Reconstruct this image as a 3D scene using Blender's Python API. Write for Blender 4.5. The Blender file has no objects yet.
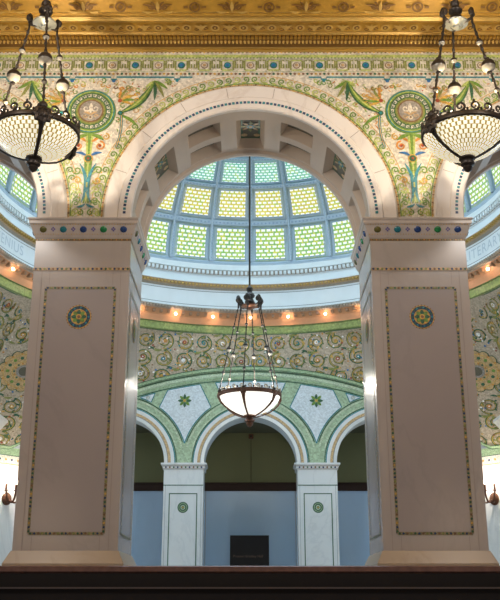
import bpy, bmesh, math, random
from math import sin, cos, tan, atan, pi, sqrt, radians, atan2, hypot
from mathutils import Vector, Matrix
random.seed(7)
S = 10.4            # metres per layout unit (distance from the viewer to the front arcade)
Z0 = 0.035          # layout height of the landing floor
PITCH = radians(18.1); F = 926.0
scene = bpy.context.scene
COL = scene.collection
def W(p): return (p[0]*S, p[1]*S, (p[2]-Z0)*S)
def T(y): return tan(PITCH + atan((300-y)/F))      # slope of sight at a given height, used for sizing only

# ------------------------------------------------------------------ materials
MATS = {}
def nmat(name):
    m = bpy.data.materials.new(name); m.use_nodes = True
    nt = m.node_tree; b = nt.nodes['Principled BSDF']
    return m, nt, b
def N(nt, t, **kw):
    n = nt.nodes.new(t)
    for k, v in kw.items():
        if k in n.inputs: n.inputs[k].default_value = v
        else: setattr(n, k, v)
    return n
def plain(name, col, rough=.5, metal=0.0, var=0.0, scale=8):
    m, nt, b = nmat(name)
    b.inputs['Base Color'].default_value = (*col, 1); b.inputs['Roughness'].default_value = rough
    b.inputs['Metallic'].default_value = metal
    if var:
        g = N(nt, 'ShaderNodeNewGeometry'); n = N(nt, 'ShaderNodeTexNoise', Scale=scale, Detail=4)
        r = N(nt, 'ShaderNodeMapRange'); r.inputs[3].default_value = 1-var; r.inputs[4].default_value = 1+var
        mx = N(nt, 'ShaderNodeMix', data_type='RGBA', blend_type='MULTIPLY'); mx.inputs[0].default_value = 1
        mx.inputs[6].default_value = (*col, 1)
        nt.links.new(g.outputs['Position'], n.inputs['Vector']); nt.links.new(n.outputs[0], r.inputs[0])
        nt.links.new(r.outputs[0], mx.inputs[7]); nt.links.new(mx.outputs[2], b.inputs['Base Color'])
    MATS[name] = m; return m
def mosaic(name, col, rough=.35, var=.3, scale=42):
    """glass tesserae: every cell its own shade"""
    m, nt, b = nmat(name)
    g = N(nt, 'ShaderNodeNewGeometry'); v = N(nt, 'ShaderNodeTexVoronoi', Scale=scale)
    sp = N(nt, 'ShaderNodeSeparateColor')
    r = N(nt, 'ShaderNodeMapRange'); r.inputs[3].default_value = 1-var; r.inputs[4].default_value = 1+var*.7
    mx = N(nt, 'ShaderNodeMix', data_type='RGBA', blend_type='MULTIPLY'); mx.inputs[0].default_value = 1
    mx.inputs[6].default_value = (*col, 1)
    nt.links.new(g.outputs['Position'], v.inputs['Vector']); nt.links.new(v.outputs['Color'], sp.inputs[0])
    nt.links.new(sp.outputs[0], r.inputs[0]); nt.links.new(r.outputs[0], mx.inputs[7])
    nt.links.new(mx.outputs[2], b.inputs['Base Color'])
    b.inputs['Roughness'].default_value = rough
    MATS[name] = m; return m
def marble(name, col, vein, rough=.28, amt=.5, scale=.9, cloud=None):
    m, nt, b = nmat(name)
    g = N(nt, 'ShaderNodeNewGeometry')
    mp = N(nt, 'ShaderNodeMapping'); mp.inputs['Rotation'].default_value = (.5, .6, .4); mp.inputs['Scale'].default_value = (1, 1, .55)
    n1 = N(nt, 'ShaderNodeTexNoise', Scale=scale, Detail=7, Roughness=.6, Distortion=1.4)
    ra = N(nt, 'ShaderNodeValToRGB')
    e = ra.color_ramp.elements
    e[0].position = .47; e[0].color = (0, 0, 0, 1); e[1].position = .53; e[1].color = (0, 0, 0, 1)
    k = ra.color_ramp.elements.new(.5); k.color = (1, 1, 1, 1)
    n2 = N(nt, 'ShaderNodeTexNoise', Scale=scale*2.2, Detail=5)
    mu = N(nt, 'ShaderNodeMath', operation='MULTIPLY'); mu2 = N(nt, 'ShaderNodeMath', operation='MULTIPLY'); mu2.inputs[1].default_value = amt
    mx = N(nt, 'ShaderNodeMix', data_type='RGBA'); mx.inputs[7].default_value = (*vein, 1)
    m2 = N(nt, 'ShaderNodeMix', data_type='RGBA'); m2.inputs[6].default_value = (*col, 1)
    c2 = cloud or tuple(c*.86 for c in col); m2.inputs[7].default_value = (*c2, 1)
    L = nt.links.new
    L(g.outputs['Position'], mp.inputs['Vector']); L(mp.outputs[0], n1.inputs['Vector']); L(mp.outputs[0], n2.inputs['Vector'])
    L(n1.outputs[0], ra.inputs[0]); L(ra.outputs[0], mu.inputs[0]); L(n2.outputs[0], mu.inputs[1]); L(mu.outputs[0], mu2.inputs[0])
    L(n2.outputs[0], m2.inputs[0]); L(m2.outputs[2], mx.inputs[6]); L(mu2.outputs[0], mx.inputs[0])
    L(mx.outputs[2], b.inputs['Base Color']); b.inputs['Roughness'].default_value = rough
    MATS[name] = m; return m
def emit(name, col, strength):
    m, nt, b = nmat(name)
    b.inputs['Base Color'].default_value = (*col, 1); b.inputs['Emission Color'].default_value = (*col, 1)
    b.inputs['Emission Strength'].default_value = strength
    MATS[name] = m; return m

marble('marble_pier', (.50, .45, .425), (.36, .32, .30), .22, .45, .5, (.45, .40, .375))
marble('marble_panel', (.405, .36, .35), (.31, .28, .27), .22, .5, .6, (.355, .31, .305))
marble('marble_impost', (.60, .53, .49), (.42, .36, .32), .3, .5, .8)
marble('marble_arch', (.82, .775, .74), (.55, .48, .43), .35, .7, .8)
marble('marble_white', (.76, .78, .78), (.52, .55, .57), .3, .6, .7)
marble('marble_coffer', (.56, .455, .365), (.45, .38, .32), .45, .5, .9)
marble('marble_base', (.43, .34, .25), (.3, .22, .15), .3, .6, .8)
marble('marble_wall', (.50, .70, .93), (.42, .60, .82), .3, .45, .45)
plain('joint', (.36, .31, .28), .6)
plain('stone_white', (.74, .79, .82), .5, 0, .05, 3)
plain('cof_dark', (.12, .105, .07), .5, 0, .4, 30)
plain('letter', (.50, .57, .63), .6)
plain('line_dark', (.22, .25, .27), .6)
plain('tan_mould', (.50, .35, .20), .5, 0, .3, 25)
plain('grey_mould', (.34, .30, .25), .55, 0, .35, 30)
plain('cove', (.55, .29, .15), .45, 0, .1, 12)
plain('cove_dark', (.33, .2, .12), .5)
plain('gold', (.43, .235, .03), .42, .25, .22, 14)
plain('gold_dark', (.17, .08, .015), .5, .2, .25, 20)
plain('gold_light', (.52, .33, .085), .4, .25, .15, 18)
plain('bronze', (.045, .036, .03), .42, .55, .3, 40)
plain('bronze_warm', (.13, .055, .03), .4, .6, .2, 40)
plain('bronze_light', (.42, .34, .24), .38, .5, .2, 40)
plain('nickel', (.36, .36, .31), .35, .4)
plain('dome_frame', (.42, .53, .64), .45, 0, .12, 6)
plain('dome_bead', (.52, .60, .66), .5, 0, .3, 40)
plain('dome_bar', (.27, .38, .52), .45, 0, .15, 10)
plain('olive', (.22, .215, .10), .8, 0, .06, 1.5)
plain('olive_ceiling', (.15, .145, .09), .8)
plain('beam_brown', (.045, .022, .015), .85, 0, .2, 4)
plain('board', (.013, .008, .007), .8)
plain('board_text', (.16, .095, .06), .5)
plain('step_dark', (.007, .005, .006), .8, 0, .4, 3)  # dark marble, with the shadow on the stairs put into its colour
plain('step_line', (.10, .08, .08), .5)
plain('nosing', (.18, .095, .078), .45, 0, .5, 14)
plain('floor_stone', (.5, .45, .4), .3, 0, .08, 2)
plain('plaster', (.74, .73, .70), .7)
for n, c in dict(cream=(.70, .655, .565), cream2=(.66, .60, .50), green=(.17, .30, .055), lime=(.47, .53, .16), teal=(.03, .23, .28), gold_m=(.62, .38, .08),
                 orange=(.62, .27, .06), red=(.36, .07, .04), navy=(.02, .05, .14), forest=(.04, .13, .07), mint=(.36, .49, .29), mint2=(.54, .64, .46),
                 brown=(.23, .12, .06), violet=(.2, .18, .42), white_m=(.86, .86, .84), grey_m=(.33, .30, .27), olive_m=(.26, .28, .08), tan_m=(.56, .38, .19), blue_m=(.04, .16, .40)).items():
    mosaic(n, c)
mosaic('scroll', (.10, .17, .05), .4, .35, 40)
mosaic('blue_green', (.05, .27, .34))
mosaic('border_ground', (.30, .25, .14), .4, .4, 60)
mosaic('ring_green', (.22, .30, .10), .4, .3, 24)
mosaic('pend_ground', (.50, .41, .31), .4, .28, 30)
mosaic('white_panel', (.66, .72, .76), .35, .15, 30)
mosaic('mint_ground', (.40, .52, .34), .4, .25, 24)
for n, c in dict(gem_green=(.02, .25, .08), gem_blue=(.02, .06, .22), gem_teal=(.02, .2, .26), gem_olive=(.13, .12, .03), gem_violet=(.16, .14, .40)).items():
    plain(n, c, .12)

def glass_panel_mat(name, cols, tint):
    """backlit leaded glass: opal scales with coloured glass between them"""
    m, nt, b = nmat(name); L = nt.links.new
    uv = N(nt, 'ShaderNodeUVMap'); br = N(nt, 'ShaderNodeTexBrick', Scale=1.0)
    br.offset = .5; br.squash = 1; br.offset_frequency = 2
    br.inputs['Brick Width'].default_value = 1/5.5; br.inputs['Row Height'].default_value = 1/8.0
    br.inputs['Mortar Size'].default_value = .034; br.inputs['Mortar Smooth'].default_value = .35
    br.inputs['Color1'].default_value = (*tint, 1); br.inputs['Color2'].default_value = (*[t*.9 for t in tint], 1)
    geo = N(nt, 'ShaderNodeNewGeometry')
    no = N(nt, 'ShaderNodeTexNoise', Scale=7.0, Detail=2); ra = N(nt, 'ShaderNodeValToRGB')
    ra.color_ramp.interpolation = 'CONSTANT'
    el = ra.color_ramp.elements
    el[0].position = 0; el[0].color = (*cols[0], 1); el[1].position = .43; el[1].color = (*cols[1], 1)
    for q, c in zip((.5, .58), cols[2:]):
        k = el.new(q); k.color = (*c, 1)
    L(geo.outputs['Position'], no.inputs['Vector']); L(no.outputs[0], ra.inputs[0]); L(ra.outputs[0], br.inputs['Mortar'])
    L(uv.outputs[0], br.inputs['Vector'])
    b.inputs['Base Color'].default_value = (.05, .06, .05, 1); b.inputs['Roughness'].default_value = .3
    L(br.outputs['Color'], b.inputs['Emission Color']); b.inputs['Emission Strength'].default_value = GLASS
    MATS[name] = m
GLASS = 1.12
glass_panel_mat('glass_green', [(.16, .42, .07), (.55, .58, .05), (.16, .38, .12), (.32, .52, .07)], (.90, .97, .96))
glass_panel_mat('glass_yellow', [(.36, .46, .05), (.62, .56, .03), (.45, .40, .06), (.60, .55, .04)], (.92, .97, .93))
glass_panel_mat('glass_teal', [(.10, .42, .30), (.24, .55, .30), (.12, .45, .36), (.34, .55, .20)], (.82, .97, .97))
def bowl_mat(name, tint, line, strength, nu, nv, mort):
    m, nt, b = nmat(name); L = nt.links.new
    uv = N(nt, 'ShaderNodeUVMap'); br = N(nt, 'ShaderNodeTexBrick', Scale=1.0)
    br.offset = .5; br.inputs['Brick Width'].default_value = 1/nu; br.inputs['Row Height'].default_value = 1/nv
    br.inputs['Mortar Size'].default_value = mort; br.inputs['Mortar Smooth'].default_value = .3
    br.inputs['Color1'].default_value = (*tint, 1); br.inputs['Color2'].default_value = (*[t*.82 for t in tint], 1); br.inputs['Mortar'].default_value = (*line, 1)
    L(uv.outputs[0], br.inputs['Vector']); L(br.outputs['Color'], b.inputs['Emission Color']); L(br.outputs['Color'], b.inputs['Base Color'])
    b.inputs['Emission Strength'].default_value = strength; b.inputs['Roughness'].default_value = .3
    MATS[name] = m
bowl_mat('bowl_mosaic', (1.0, .93, .72), (.28, .20, .06), .95, 42, 13, .0052)
bowl_mat('bowl_opal', (1.0, .96, .87), (.88, .78, .62), 1.12, 34, 10, .003)
emit('bulb', (1.0, .82, .58), 7)
emit('bulb_sconce', (1.0, .78, .5), 18)
emit('daylight_pane', (.58, .78, 1.0), 11.0)
emit('crown_glow', (.62, .80, 1.0), 8.2)  # added glow for the dome's unseen crown, brightens the rotunda
plain('crystal', (.27, .25, .21), .12)

# ------------------------------------------------------------------ mesh builder
class MB:
    def __init__(s): s.v = []; s.f = []; s.m = []; s.mats = []; s.uv = {}
    def mi(s, mat):
        if mat not in s.mats: s.mats.append(mat)
        return s.mats.index(mat)
    def face(s, pts, mat, uv=None):
        b = len(s.v); s.v += [tuple(p) for p in pts]; s.f.append(tuple(range(b, b+len(pts)))); s.m.append(s.mi(mat))
        if uv: s.uv[len(s.f)-1] = uv
    def grid(s, P, mat, closed=False, uv=None, flip=False):
        n = len(P); k = len(P[0]); b = len(s.v)
        for r in P: s.v += [tuple(p) for p in r]
        i0 = s.mi(mat)
        for i in range(n-1):
            for j in range(k if closed else k-1):
                j2 = (j+1) % k
                q = (b+i*k+j, b+i*k+j2, b+(i+1)*k+j2, b+(i+1)*k+j)
                if flip: q = q[::-1]
                s.f.append(q); s.m.append(i0)
                if uv:
                    u0, u1 = j/(k if closed else k-1), (j+1)/(k if closed else k-1); v0, v1 = i/(n-1), (i+1)/(n-1)
                    uu = [(u0, v0), (u1, v0), (u1, v1), (u0, v1)]
                    s.uv[len(s.f)-1] = uu[::-1] if flip else uu
    def box(s, a, b, mat, bev=0):
        x0, y0, z0 = a; x1, y1, z1 = b
        c = [(x0, y0, z0), (x1, y0, z0), (x1, y1, z0), (x0, y1, z0), (x0, y0, z1), (x1, y0, z1), (x1, y1, z1), (x0, y1, z1)]
        k = len(s.v); s.v += c; i0 = s.mi(mat)
        for q in ((3, 2, 1, 0), (4, 5, 6, 7), (0, 1, 5, 4), (1, 2, 6, 5), (2, 3, 7, 6), (3, 0, 4, 7)):
            s.f.append(tuple(k+i for i in q)); s.m.append(i0)
    def rings(s, R, mat, cap=True):
        """stack of rectangles (x0,x1,y0,y1,z) joined into one solid"""
        P = [[(r[0], r[2], r[4]), (r[1], r[2], r[4]), (r[1], r[3], r[4]), (r[0], r[3], r[4])] for r in R]
        s.grid(P, mat, True)
        if cap: s.face(P[0][::-1], mat); s.face(P[-1], mat)
    def lathe(s, prof, c, mat, n=24, uv=False, a0=0, a1=2*pi):
        closed = abs(a1-a0-2*pi) < 1e-6; k = n if closed else n+1
        P = []
        for r, z in prof:
            P.append([(c[0]+r*cos(a0+(a1-a0)*j/n), c[1]+r*sin(a0+(a1-a0)*j/n), c[2]+z) for j in range(k)])
        s.grid(P, mat, closed, uv)
    def tube(s, pts, r, mat, n=8, cap=True):
        pts = [Vector(p) for p in pts]; rr = r if isinstance(r, (list, tuple)) else [r]*len(pts)
        P = []; up = None
        for i, p in enumerate(pts):
            t = (pts[min(i+1, len(pts)-1)]-pts[max(i-1, 0)]).normalized()
            if up is None: up = t.orthogonal().normalized()
            up = (up - t*up.dot(t)).normalized(); w = t.cross(up)
            P.append([tuple(p+(up*cos(2*pi*j/n)+w*sin(2*pi*j/n))*rr[i]) for j in range(n)])
        s.grid(P, mat, True)
        if cap: s.face(P[0][::-1], mat); s.face(P[-1], mat)
    def ball(s, c, r, mat, n=12, m=8, sz=1.0, p0=-pi/2, p1=pi/2):
        s.lathe([(r*cos(p0+(p1-p0)*i/m)+1e-6, r*sz*sin(p0+(p1-p0)*i/m)) for i in range(m+1)], c, mat, n)
    def build(s, name, parent=None, origin=(0, 0, 0), smooth=False, bevel=0, **props):
        me = bpy.data.meshes.new(name); o0 = Vector(W(origin)) if origin != (0, 0, 0) else Vector((0, 0, 0))
        me.from_pydata([Vector(W(p))-o0 for p in s.v], [], s.f)
        for k in s.mats: me.materials.append(MATS[k])
        me.polygons.foreach_set('material_index', s.m)
        if s.uv:
            ul = me.uv_layers.new(name='UVMap')
            for fi, uv in s.uv.items():
                for li, q in zip(me.polygons[fi].loop_indices, uv): ul.data[li].uv = q
        if smooth: me.polygons.foreach_set('use_smooth', [True]*len(me.polygons))
        me.update()
        if smooth or bevel:
            bm = bmesh.new(); bm.from_mesh(me); bmesh.ops.remove_doubles(bm, verts=bm.verts, dist=1e-5); bm.to_mesh(me); bm.free()
        o = bpy.data.objects.new(name, me); COL.objects.link(o)
        if parent is not None: o.parent = parent
        else: o.location = o0
        if smooth:
            try: me.set_sharp_from_angle(angle=radians(38))
            except Exception: pass
        if bevel:
            md = o.modifiers.new('bevel', 'BEVEL'); md.width = bevel; md.segments = 2; md.limit_method = 'ANGLE'
        for k, v in props.items(): o[k] = v
        return o
def thing(name, loc, label, cat, group=None):
    o = bpy.data.objects.new(name, None); COL.objects.link(o); o.location = W(loc); o.empty_display_size = .2
    o['label'] = label; o['category'] = cat
    if group: o['group'] = group
    return o
def kids(o): return [c for c in bpy.data.objects if c.parent == o]
def copy_tree(o, parent=None):
    ch = kids(o); c = o.copy(); COL.objects.link(c); c.parent = parent
    for k in ch: copy_tree(k, c)
    return c
ST = dict(kind='structure')

# ------------------------------------------------------------------ flat pattern drawing (inlaid mosaic)
class Pat:
    def __init__(s): s.it = []
    def poly(s, pts, mat, l=1): s.it.append((list(pts), mat, l))
    def stroke(s, pts, w, mat, l=1, step=None):
        if step:
            q = [pts[0]]
            for a, b in zip(pts, pts[1:]):
                k = max(1, int(hypot(b[0]-a[0], b[1]-a[1])/step))
                q += [(a[0]+(b[0]-a[0])*i/k, a[1]+(b[1]-a[1])*i/k) for i in range(1, k+1)]
            pts = q
        n = len(pts); L = []; R = []
        for i, p in enumerate(pts):
            a = pts[max(i-1, 0)]; b = pts[min(i+1, n-1)]; dx, dy = b[0]-a[0], b[1]-a[1]; d = hypot(dx, dy) or 1
            ww = (w(i/(n-1)) if callable(w) else w)/2
            L.append((p[0]-dy/d*ww, p[1]+dx/d*ww)); R.append((p[0]+dy/d*ww, p[1]-dx/d*ww))
        for i in range(n-1): s.poly([R[i], R[i+1], L[i+1], L[i]], mat, l)
    def disc(s, c, r, mat, l=1, n=10, sy=1): s.poly([(c[0]+r*cos(2*pi*i/n), c[1]+r*sy*sin(2*pi*i/n)) for i in range(n)], mat, l)
    def ring(s, c, r0, r1, mat, l=1, n=32):
        for i in range(n):
            a, b = 2*pi*i/n, 2*pi*(i+1)/n
            s.poly([(c[0]+r0*cos(a), c[1]+r0*sin(a)), (c[0]+r1*cos(a), c[1]+r1*sin(a)), (c[0]+r1*cos(b), c[1]+r1*sin(b)), (c[0]+r0*cos(b), c[1]+r0*sin(b))], mat, l)
    def spiral(s, c, r, a0, turns, sg, w, mat, l=1, n=18, rin=.2):
        s.stroke([(c[0]+r*(1-(1-rin)*t)*cos(a0+sg*2*pi*turns*t), c[1]+r*(1-(1-rin)*t)*sin(a0+sg*2*pi*turns*t)) for t in [i/n for i in range(n+1)]], lambda t: w*(1-.4*t), mat, l)
    def leaf(s, a, b, bulge, w, mat, l=1, n=8):
        mx, my = (a[0]+b[0])/2, (a[1]+b[1])/2; dx, dy = b[0]-a[0], b[1]-a[1]
        c = (mx-dy*bulge, my+dx*bulge)
        pts = [((1-t)**2*a[0]+2*t*(1-t)*c[0]+t*t*b[0], (1-t)**2*a[1]+2*t*(1-t)*c[1]+t*t*b[1]) for t in [i/n for i in range(n+1)]]
        s.stroke(pts, lambda t: max(w*sin(pi*min(1, max(0, .06+.88*t))), w*.08), mat, l)
    def rect(s, x0, x1, y0, y1, mat, l=1, nx=1):
        for i in range(nx):
            a = x0+(x1-x0)*i/nx; b = x0+(x1-x0)*(i+1)/nx
            s.poly([(a, y0), (b, y0), (b, y1), (a, y1)], mat, l)
    def dots(s, x0, x1, y, pitch, r, mats, l=1, n=6):
        k = max(1, int(round((x1-x0)/pitch)))
        for i in range(k):
            s.disc((x0+(i+.5)*(x1-x0)/k, y), r, mats[i % len(mats)], l, n)
    def emit(s, mb, fn, eps=.0003, ok=None):
        for i, (pts, mat, l) in enumerate(s.it):     # a hair's difference of height between neighbours of one layer
            if ok and not all(ok(*p) for p in pts): continue
            h = eps*(l+.85*((i*37) % 101)/101)
            mb.face([fn(u, v, h) for u, v in pts], mat)

# ------------------------------------------------------------------ shared dimensions (layout units)
YC = .67; RR = .558                     # centre and radius of the rotunda ring
SPR = .4253; AZ = .43; RI = .1386; RO = .1725; TH = .114    # front arches
ARX = (-.3876, 0, .3876); WTOP = .652
PX = .1938                              # pier axis

def zlow_front(x, r=RI):
    for c in ARX:
        if abs(x-c) < r: return AZ+sqrt(max(0, r*r-(x-c)**2))
    return SPR
xs = set([-.64, .64])
for c in ARX:
    for i in range(65): xs.add(round(c-RI*cos(pi*i/64), 6))
for i in range(129): xs.add(round(-.64+1.28*i/128, 6))
xs = sorted(xs)
# ------------------------------------------------------------------ front arcade wall with its mosaic
fw = MB()
def fcol(y, mat, top, flip):
    for a, b in zip(xs, xs[1:]):
        m = (a+b)/2
        za = zlow_front(a) if zlow_front(m) > SPR else SPR
        zb = zlow_front(b) if zlow_front(m) > SPR else SPR
        if zlow_front(m) > SPR: za = max(za, AZ) ; zb = max(zb, AZ)
        p = [(a, y, za), (b, y, zb), (b, y, top), (a, y, top)]
        fw.face(p[::-1] if flip else p, mat)
fcol(0, 'cream', .70, False); fcol(TH, 'stone_white', .70, True)
fw.face([(-.64, 0, .70), (.64, 0, .70), (.64, TH, .70), (-.64, TH, .70)], 'stone_white')
for sx, nm in ((-1, 'wall_left_end'), (1, 'wall_right_end')):   # outer ends of the arcade, down to the floor
    m = MB(); m.box((min(sx*.5262, sx*.64), 0, Z0), (max(sx*.5262, sx*.64), TH, SPR), 'marble_pier'); m.build(nm, **ST)
P = Pat(); rnd = random.Random(3)
# horizontal bands above the arches
P.rect(-.64, .64, .648, .652, 'cream2', 1, 20)
P.dots(-.64, .64, .6505, .0048, .0014, ['brown', 'gold_m', 'brown', 'olive_m'], 2, 4)
P.rect(-.64, .64, .6435, .6475, 'lime', 1, 20)
P.dots(-.64, .64, .6428, .0042, .0011, ['green'], 2, 4)
P.rect(-.64, .64, .6405, .6418, 'cream2', 1, 20)
P.rect(-.64, .64, .6235, .6238, 'green', 1, 20); P.rect(-.64, .64, .6408, .6413, 'olive_m', 2, 20)
# meander with roundels
pitch = .0285*1.0
k = int(.64/pitch)
for i in range(-k, k+1):
    x = i*pitch
    if x < -.63 or x > .61: continue
    c = (x, .6323)
    P.disc(c, .0046, ['brown', 'forest'][i % 2], 2, 12); P.disc(c, .0036, ['cream2', 'teal'][i % 2], 3, 12); P.disc(c, .0022, ['tan_m', 'blue_m'][i % 2], 4, 10)
    w = .0020
    P.stroke([(x-.0065, .6255), (x+.0065, .6255)], w, 'lime', 2); P.stroke([(x-.0065, .639), (x+.0065, .639)], w, 'lime', 2)
    for sg in (-1, 1):
        P.stroke([(x+sg*.0072, .639), (x+sg*.0072, .6255)], w, 'olive_m', 2)
        P.stroke([(x+sg*.0135, .639), (x+sg*.0095, .639), (x+sg*.0095, .6285), (x+sg*.0125, .6285), (x+sg*.0125, .634)], w, 'olive_m', 2)
P.rect(-.64, .64, .6183, .6222, 'cream2', 1, 20)
P.dots(-.64, .64, .6202, .0052, .00175, ['forest', 'brown', 'gold_m', 'brown'], 2, 6)
# wave scroll along every arch
def arch_band(pat, cx, fn):
    pass
WV = Pat(); LEN = pi*.18
nn = 52; pt = LEN/nn
WV.stroke([(0, .0012), (LEN, .0012)], .0022, 'tan_m', 1, .006)
for i in range(nn*2): WV.stroke([((i+.25)*pt/2, .0001), ((i+.25)*pt/2, .0024)], .0017, 'brown' if i % 2 else 'gold_m', 2)
WV.stroke([(0, .0034), (LEN, .0034)], .0014, 'green', 1, .006)
WV.stroke([(0, .0150), (LEN, .0150)], .0009, 'gold_m', 1, .006)
for i in range(nn):
    a = (i+.5)*pt
    sg = 1 if i < nn/2 else -1
    WV.spiral((a, .0095), .0043, -pi/2, 1.25, sg, .0019, 'green' if i % 3 else 'lime', 2, 14)
    WV.stroke([(a-sg*.0052, .0046), (a-sg*.002, .0052), (a, .0055)], .0022, 'lime', 2)
    WV.disc((a-sg*.0045, .0128), .0011, 'gold_m', 2, 5)
def okf(u, v): return .4262 < v < .6172 and abs(u) < .64
for c in ARX:
    def fn(a, b, h, c=c):
        th = pi*a/LEN; r = RO+.0006+b
        return (c-r*cos(th), -h, AZ+r*sin(th))
    keep = []
    for pts, m, l in WV.it:
        q = [fn(u, v, 0) for u, v in pts]
        if all(p[2] < .6172 for p in q): keep.append((pts, m, l))
    W2 = Pat(); W2.it = keep; W2.emit(fw, fn)
    for sg in (-1, 1):   # straight run down to the impost
        Q = Pat(); x = c+sg*(RO+.002)
        Q.stroke([(x, SPR), (x, AZ)], .0022, 'tan_m', 1); Q.emit(fw, lambda u, v, h: (u, -h, v))
# spandrel ornament over each pier
def inside(x, z, m=.019):
    return all(hypot(x-c, z-AZ) > RO+m for c in ARX) and z < .614 and z > .43
roundels = []
for px in (-PX, PX):
    def X(d, z): return (px+d, z)
    for sg in (-1, 1):
        f = lambda d, z: (px+sg*d, z)
        P.leaf(f(.034, .566), f(.0745, .6085), -.24*sg, .0095, 'forest', 2, 12); P.leaf(f(.036, .5668), f(.073, .606), -.22*sg, .0060, 'green', 3, 12)
        P.leaf(f(.038, .5672), f(.072, .604), -.19*sg, .0022, 'lime', 4, 12)
        for ang, ln, mt in ((-35, .020, 'green'), (-62, .026, 'olive_m'), (-88, .027, 'forest'), (-115, .020, 'green'), (-140, .014, 'lime')):
            a = radians(ang)
            P.leaf(f(.0755, .6105), f(.0755+ln*cos(a)*1.0, .6105+ln*sin(a)), .08, .0042, mt, 3)
        for j, (ang, ln, mt) in enumerate(((22, .021, 'gold_m'), (44, .021, 'tan_m'), (64, .019, 'olive_m'), (2, .019, 'green'), (-20, .016, 'gold_m'), (86, .015, 'orange'))):
            a = radians(ang); b0 = (.0345, .5825)
            P.leaf(f(*b0), f(b0[0]+ln*cos(a), b0[1]+ln*sin(a)), .12, .0036, mt, 3)
            P.spiral(f(b0[0]+ln*1.05*cos(a), b0[1]+ln*1.05*sin(a)), .0034, 0, 1.0, sg, .0019, mt if mt != 'green' else 'gold_m', 3, 10)
        P.disc(f(.0345, .5825), .0026, 'red', 4, 8)
        for j in range(5): P.spiral(f(.012+.008*j, .6045-.0012*j), .0032, pi*j, .9, 1 if j % 2 else -1, .0016, ['gold_m', 'orange', 'brown'][j % 3], 2, 10)
        # garland falling from the side of the roundel
        g = [f(.037-.0002*j*j*.9+.0006*j, .5625-.0062*j) for j in range(8)]
        P.stroke(g, .0032, 'teal', 2); P.stroke(g, .0013, 'tan_m', 3)
        P.disc(f(.0355, .5655), .0034, 'forest', 4, 8); P.disc(f(.0355, .5655), .0018, 'teal', 5, 8)
        for j in range(4): P.leaf(f(.036, .563), f(.045+.004*j, .556-.006*j+.003*j), .2*sg, .003, 'green', 3)
        # stem plant below
        P.leaf(f(.0040, .502), f(.0030, .446), -.12*sg, .0075, 'green', 3); P.leaf(f(.0098, .498), f(.0055, .447), -.26*sg, .0048, 'blue_green', 4)
        P.leaf(f(.0012, .536), f(.017, .529), .2*sg, .0050, 'green', 3); P.leaf(f(.001, .526), f(.0145, .537), -.1*sg, .0035, 'orange', 2)
        P.spiral(f(.0128, .5215), .0062, pi/2, 1.3, -sg, .0024, 'orange', 2); P.disc(f(.0128, .5215), .002, 'red', 3, 6)
        P.spiral(f(.0195, .5335), .0045, pi/2, 1.3, -sg, .0020, 'gold_m', 2)
        P.leaf(f(.002, .507), f(.016, .512), .3*sg, .0034, 'blue_m', 3)
        for j, z in enumerate((.489, .476, .4635, .4505)):
            P.spiral(f(.0125-.0008*j, z), .0054-.0003*j, pi, 1.3, sg*(1 if j % 2 else -1), .0022, ['green', 'gold_m', 'lime', 'green'][j], 2)
            P.leaf(f(.005, z-.006), f(.0108, z-.001), .2*sg, .0022, 'lime', 2)
        P.leaf(f(.0005, .4455), f(.0105, .4415), -.2*sg, .0032, 'teal', 3)
        P.spiral(f(.0058, .4345), .0038, pi/2, 1.2, sg, .0018, 'green', 2, 12); P.spiral(f(.0145, .4325), .003, pi/2, 1.2, sg, .0016, 'lime', 2, 12)
    P.poly([X(-.005, .5375), X(-.0028, .505), X(.0028, .505), X(.005, .5375)], 'lime', 2)
    P.poly([X(-.002, .5375), X(-.001, .505), X(.001, .505), X(.002, .5375)], 'green', 3)
    P.disc(X(0, .5045), .0058, 'gold_m', 3, 10); P.disc(X(0, .5045), .0042, 'forest', 4, 10); P.disc(X(0, .5045), .0018, 'red', 5, 6)
    P.stroke([X(0, .50), X(0, .446)], .002, 'lime', 4)
    P.rect(px-.019, px+.019, .4268, .4284, 'forest', 1)
    # scattered small sprigs
    for j in range(1500):
        x = px+rnd.uniform(-.13, .13); z = rnd.uniform(.45, .612)
        if not inside(x, z) or hypot(x-px, z-.5674) < .034: continue
        if abs(x-px) < .024 and z < .545: continue
        q = rnd.random()
        if q < .22: P.spiral((x, z), .0040, rnd.uniform(0, 6), 1.0, rnd.choice((-1, 1)), .0017, rnd.choice(['lime', 'green', 'tan_m', 'lime', 'olive_m']), 1, 8)
        elif q < .40: P.leaf((x, z), (x+rnd.uniform(-.006, .006), z+rnd.uniform(-.006, .006)), .2, .0016, rnd.choice(['lime', 'green', 'tan_m', 'orange']), 1, 5)
        elif q < .5: P.disc((x, z), .0011, rnd.choice(['red', 'gold_m', 'green', 'tan_m']), 1, 5)
# teal fillet with stepped ends
for c in (-PX*2, -PX, 0, PX, PX*2):
    for sg in (-1, 1):
        a = .0; 
        if abs(abs(c)-PX) < 1e-6:
            P.stroke([(c, .6155), (c+sg*.022, .6155), (c+sg*.022, .6125), (c+sg*.029, .6125), (c+sg*.029, .6155), (c+sg*.062, .6155)], .0022, 'teal', 2)
            P.stroke([(c+sg*.062, .6155), (c+sg*.100, .6155), (c+sg*.100, .6128), (c+sg*.107, .6128), (c+sg*.107, .6155), (c+sg*.122, .6155)], .0020, 'teal', 2)
            P.disc((c+sg*.0255, .6105), .0026, 'blue_m', 2, 6); P.disc((c+sg*.1035, .6108), .0022, 'teal', 2, 6)
P.emit(fw, lambda u, v, h: (u, -h, v), .0003)
wall_front = fw.build('wall_front', **ST)
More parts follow.
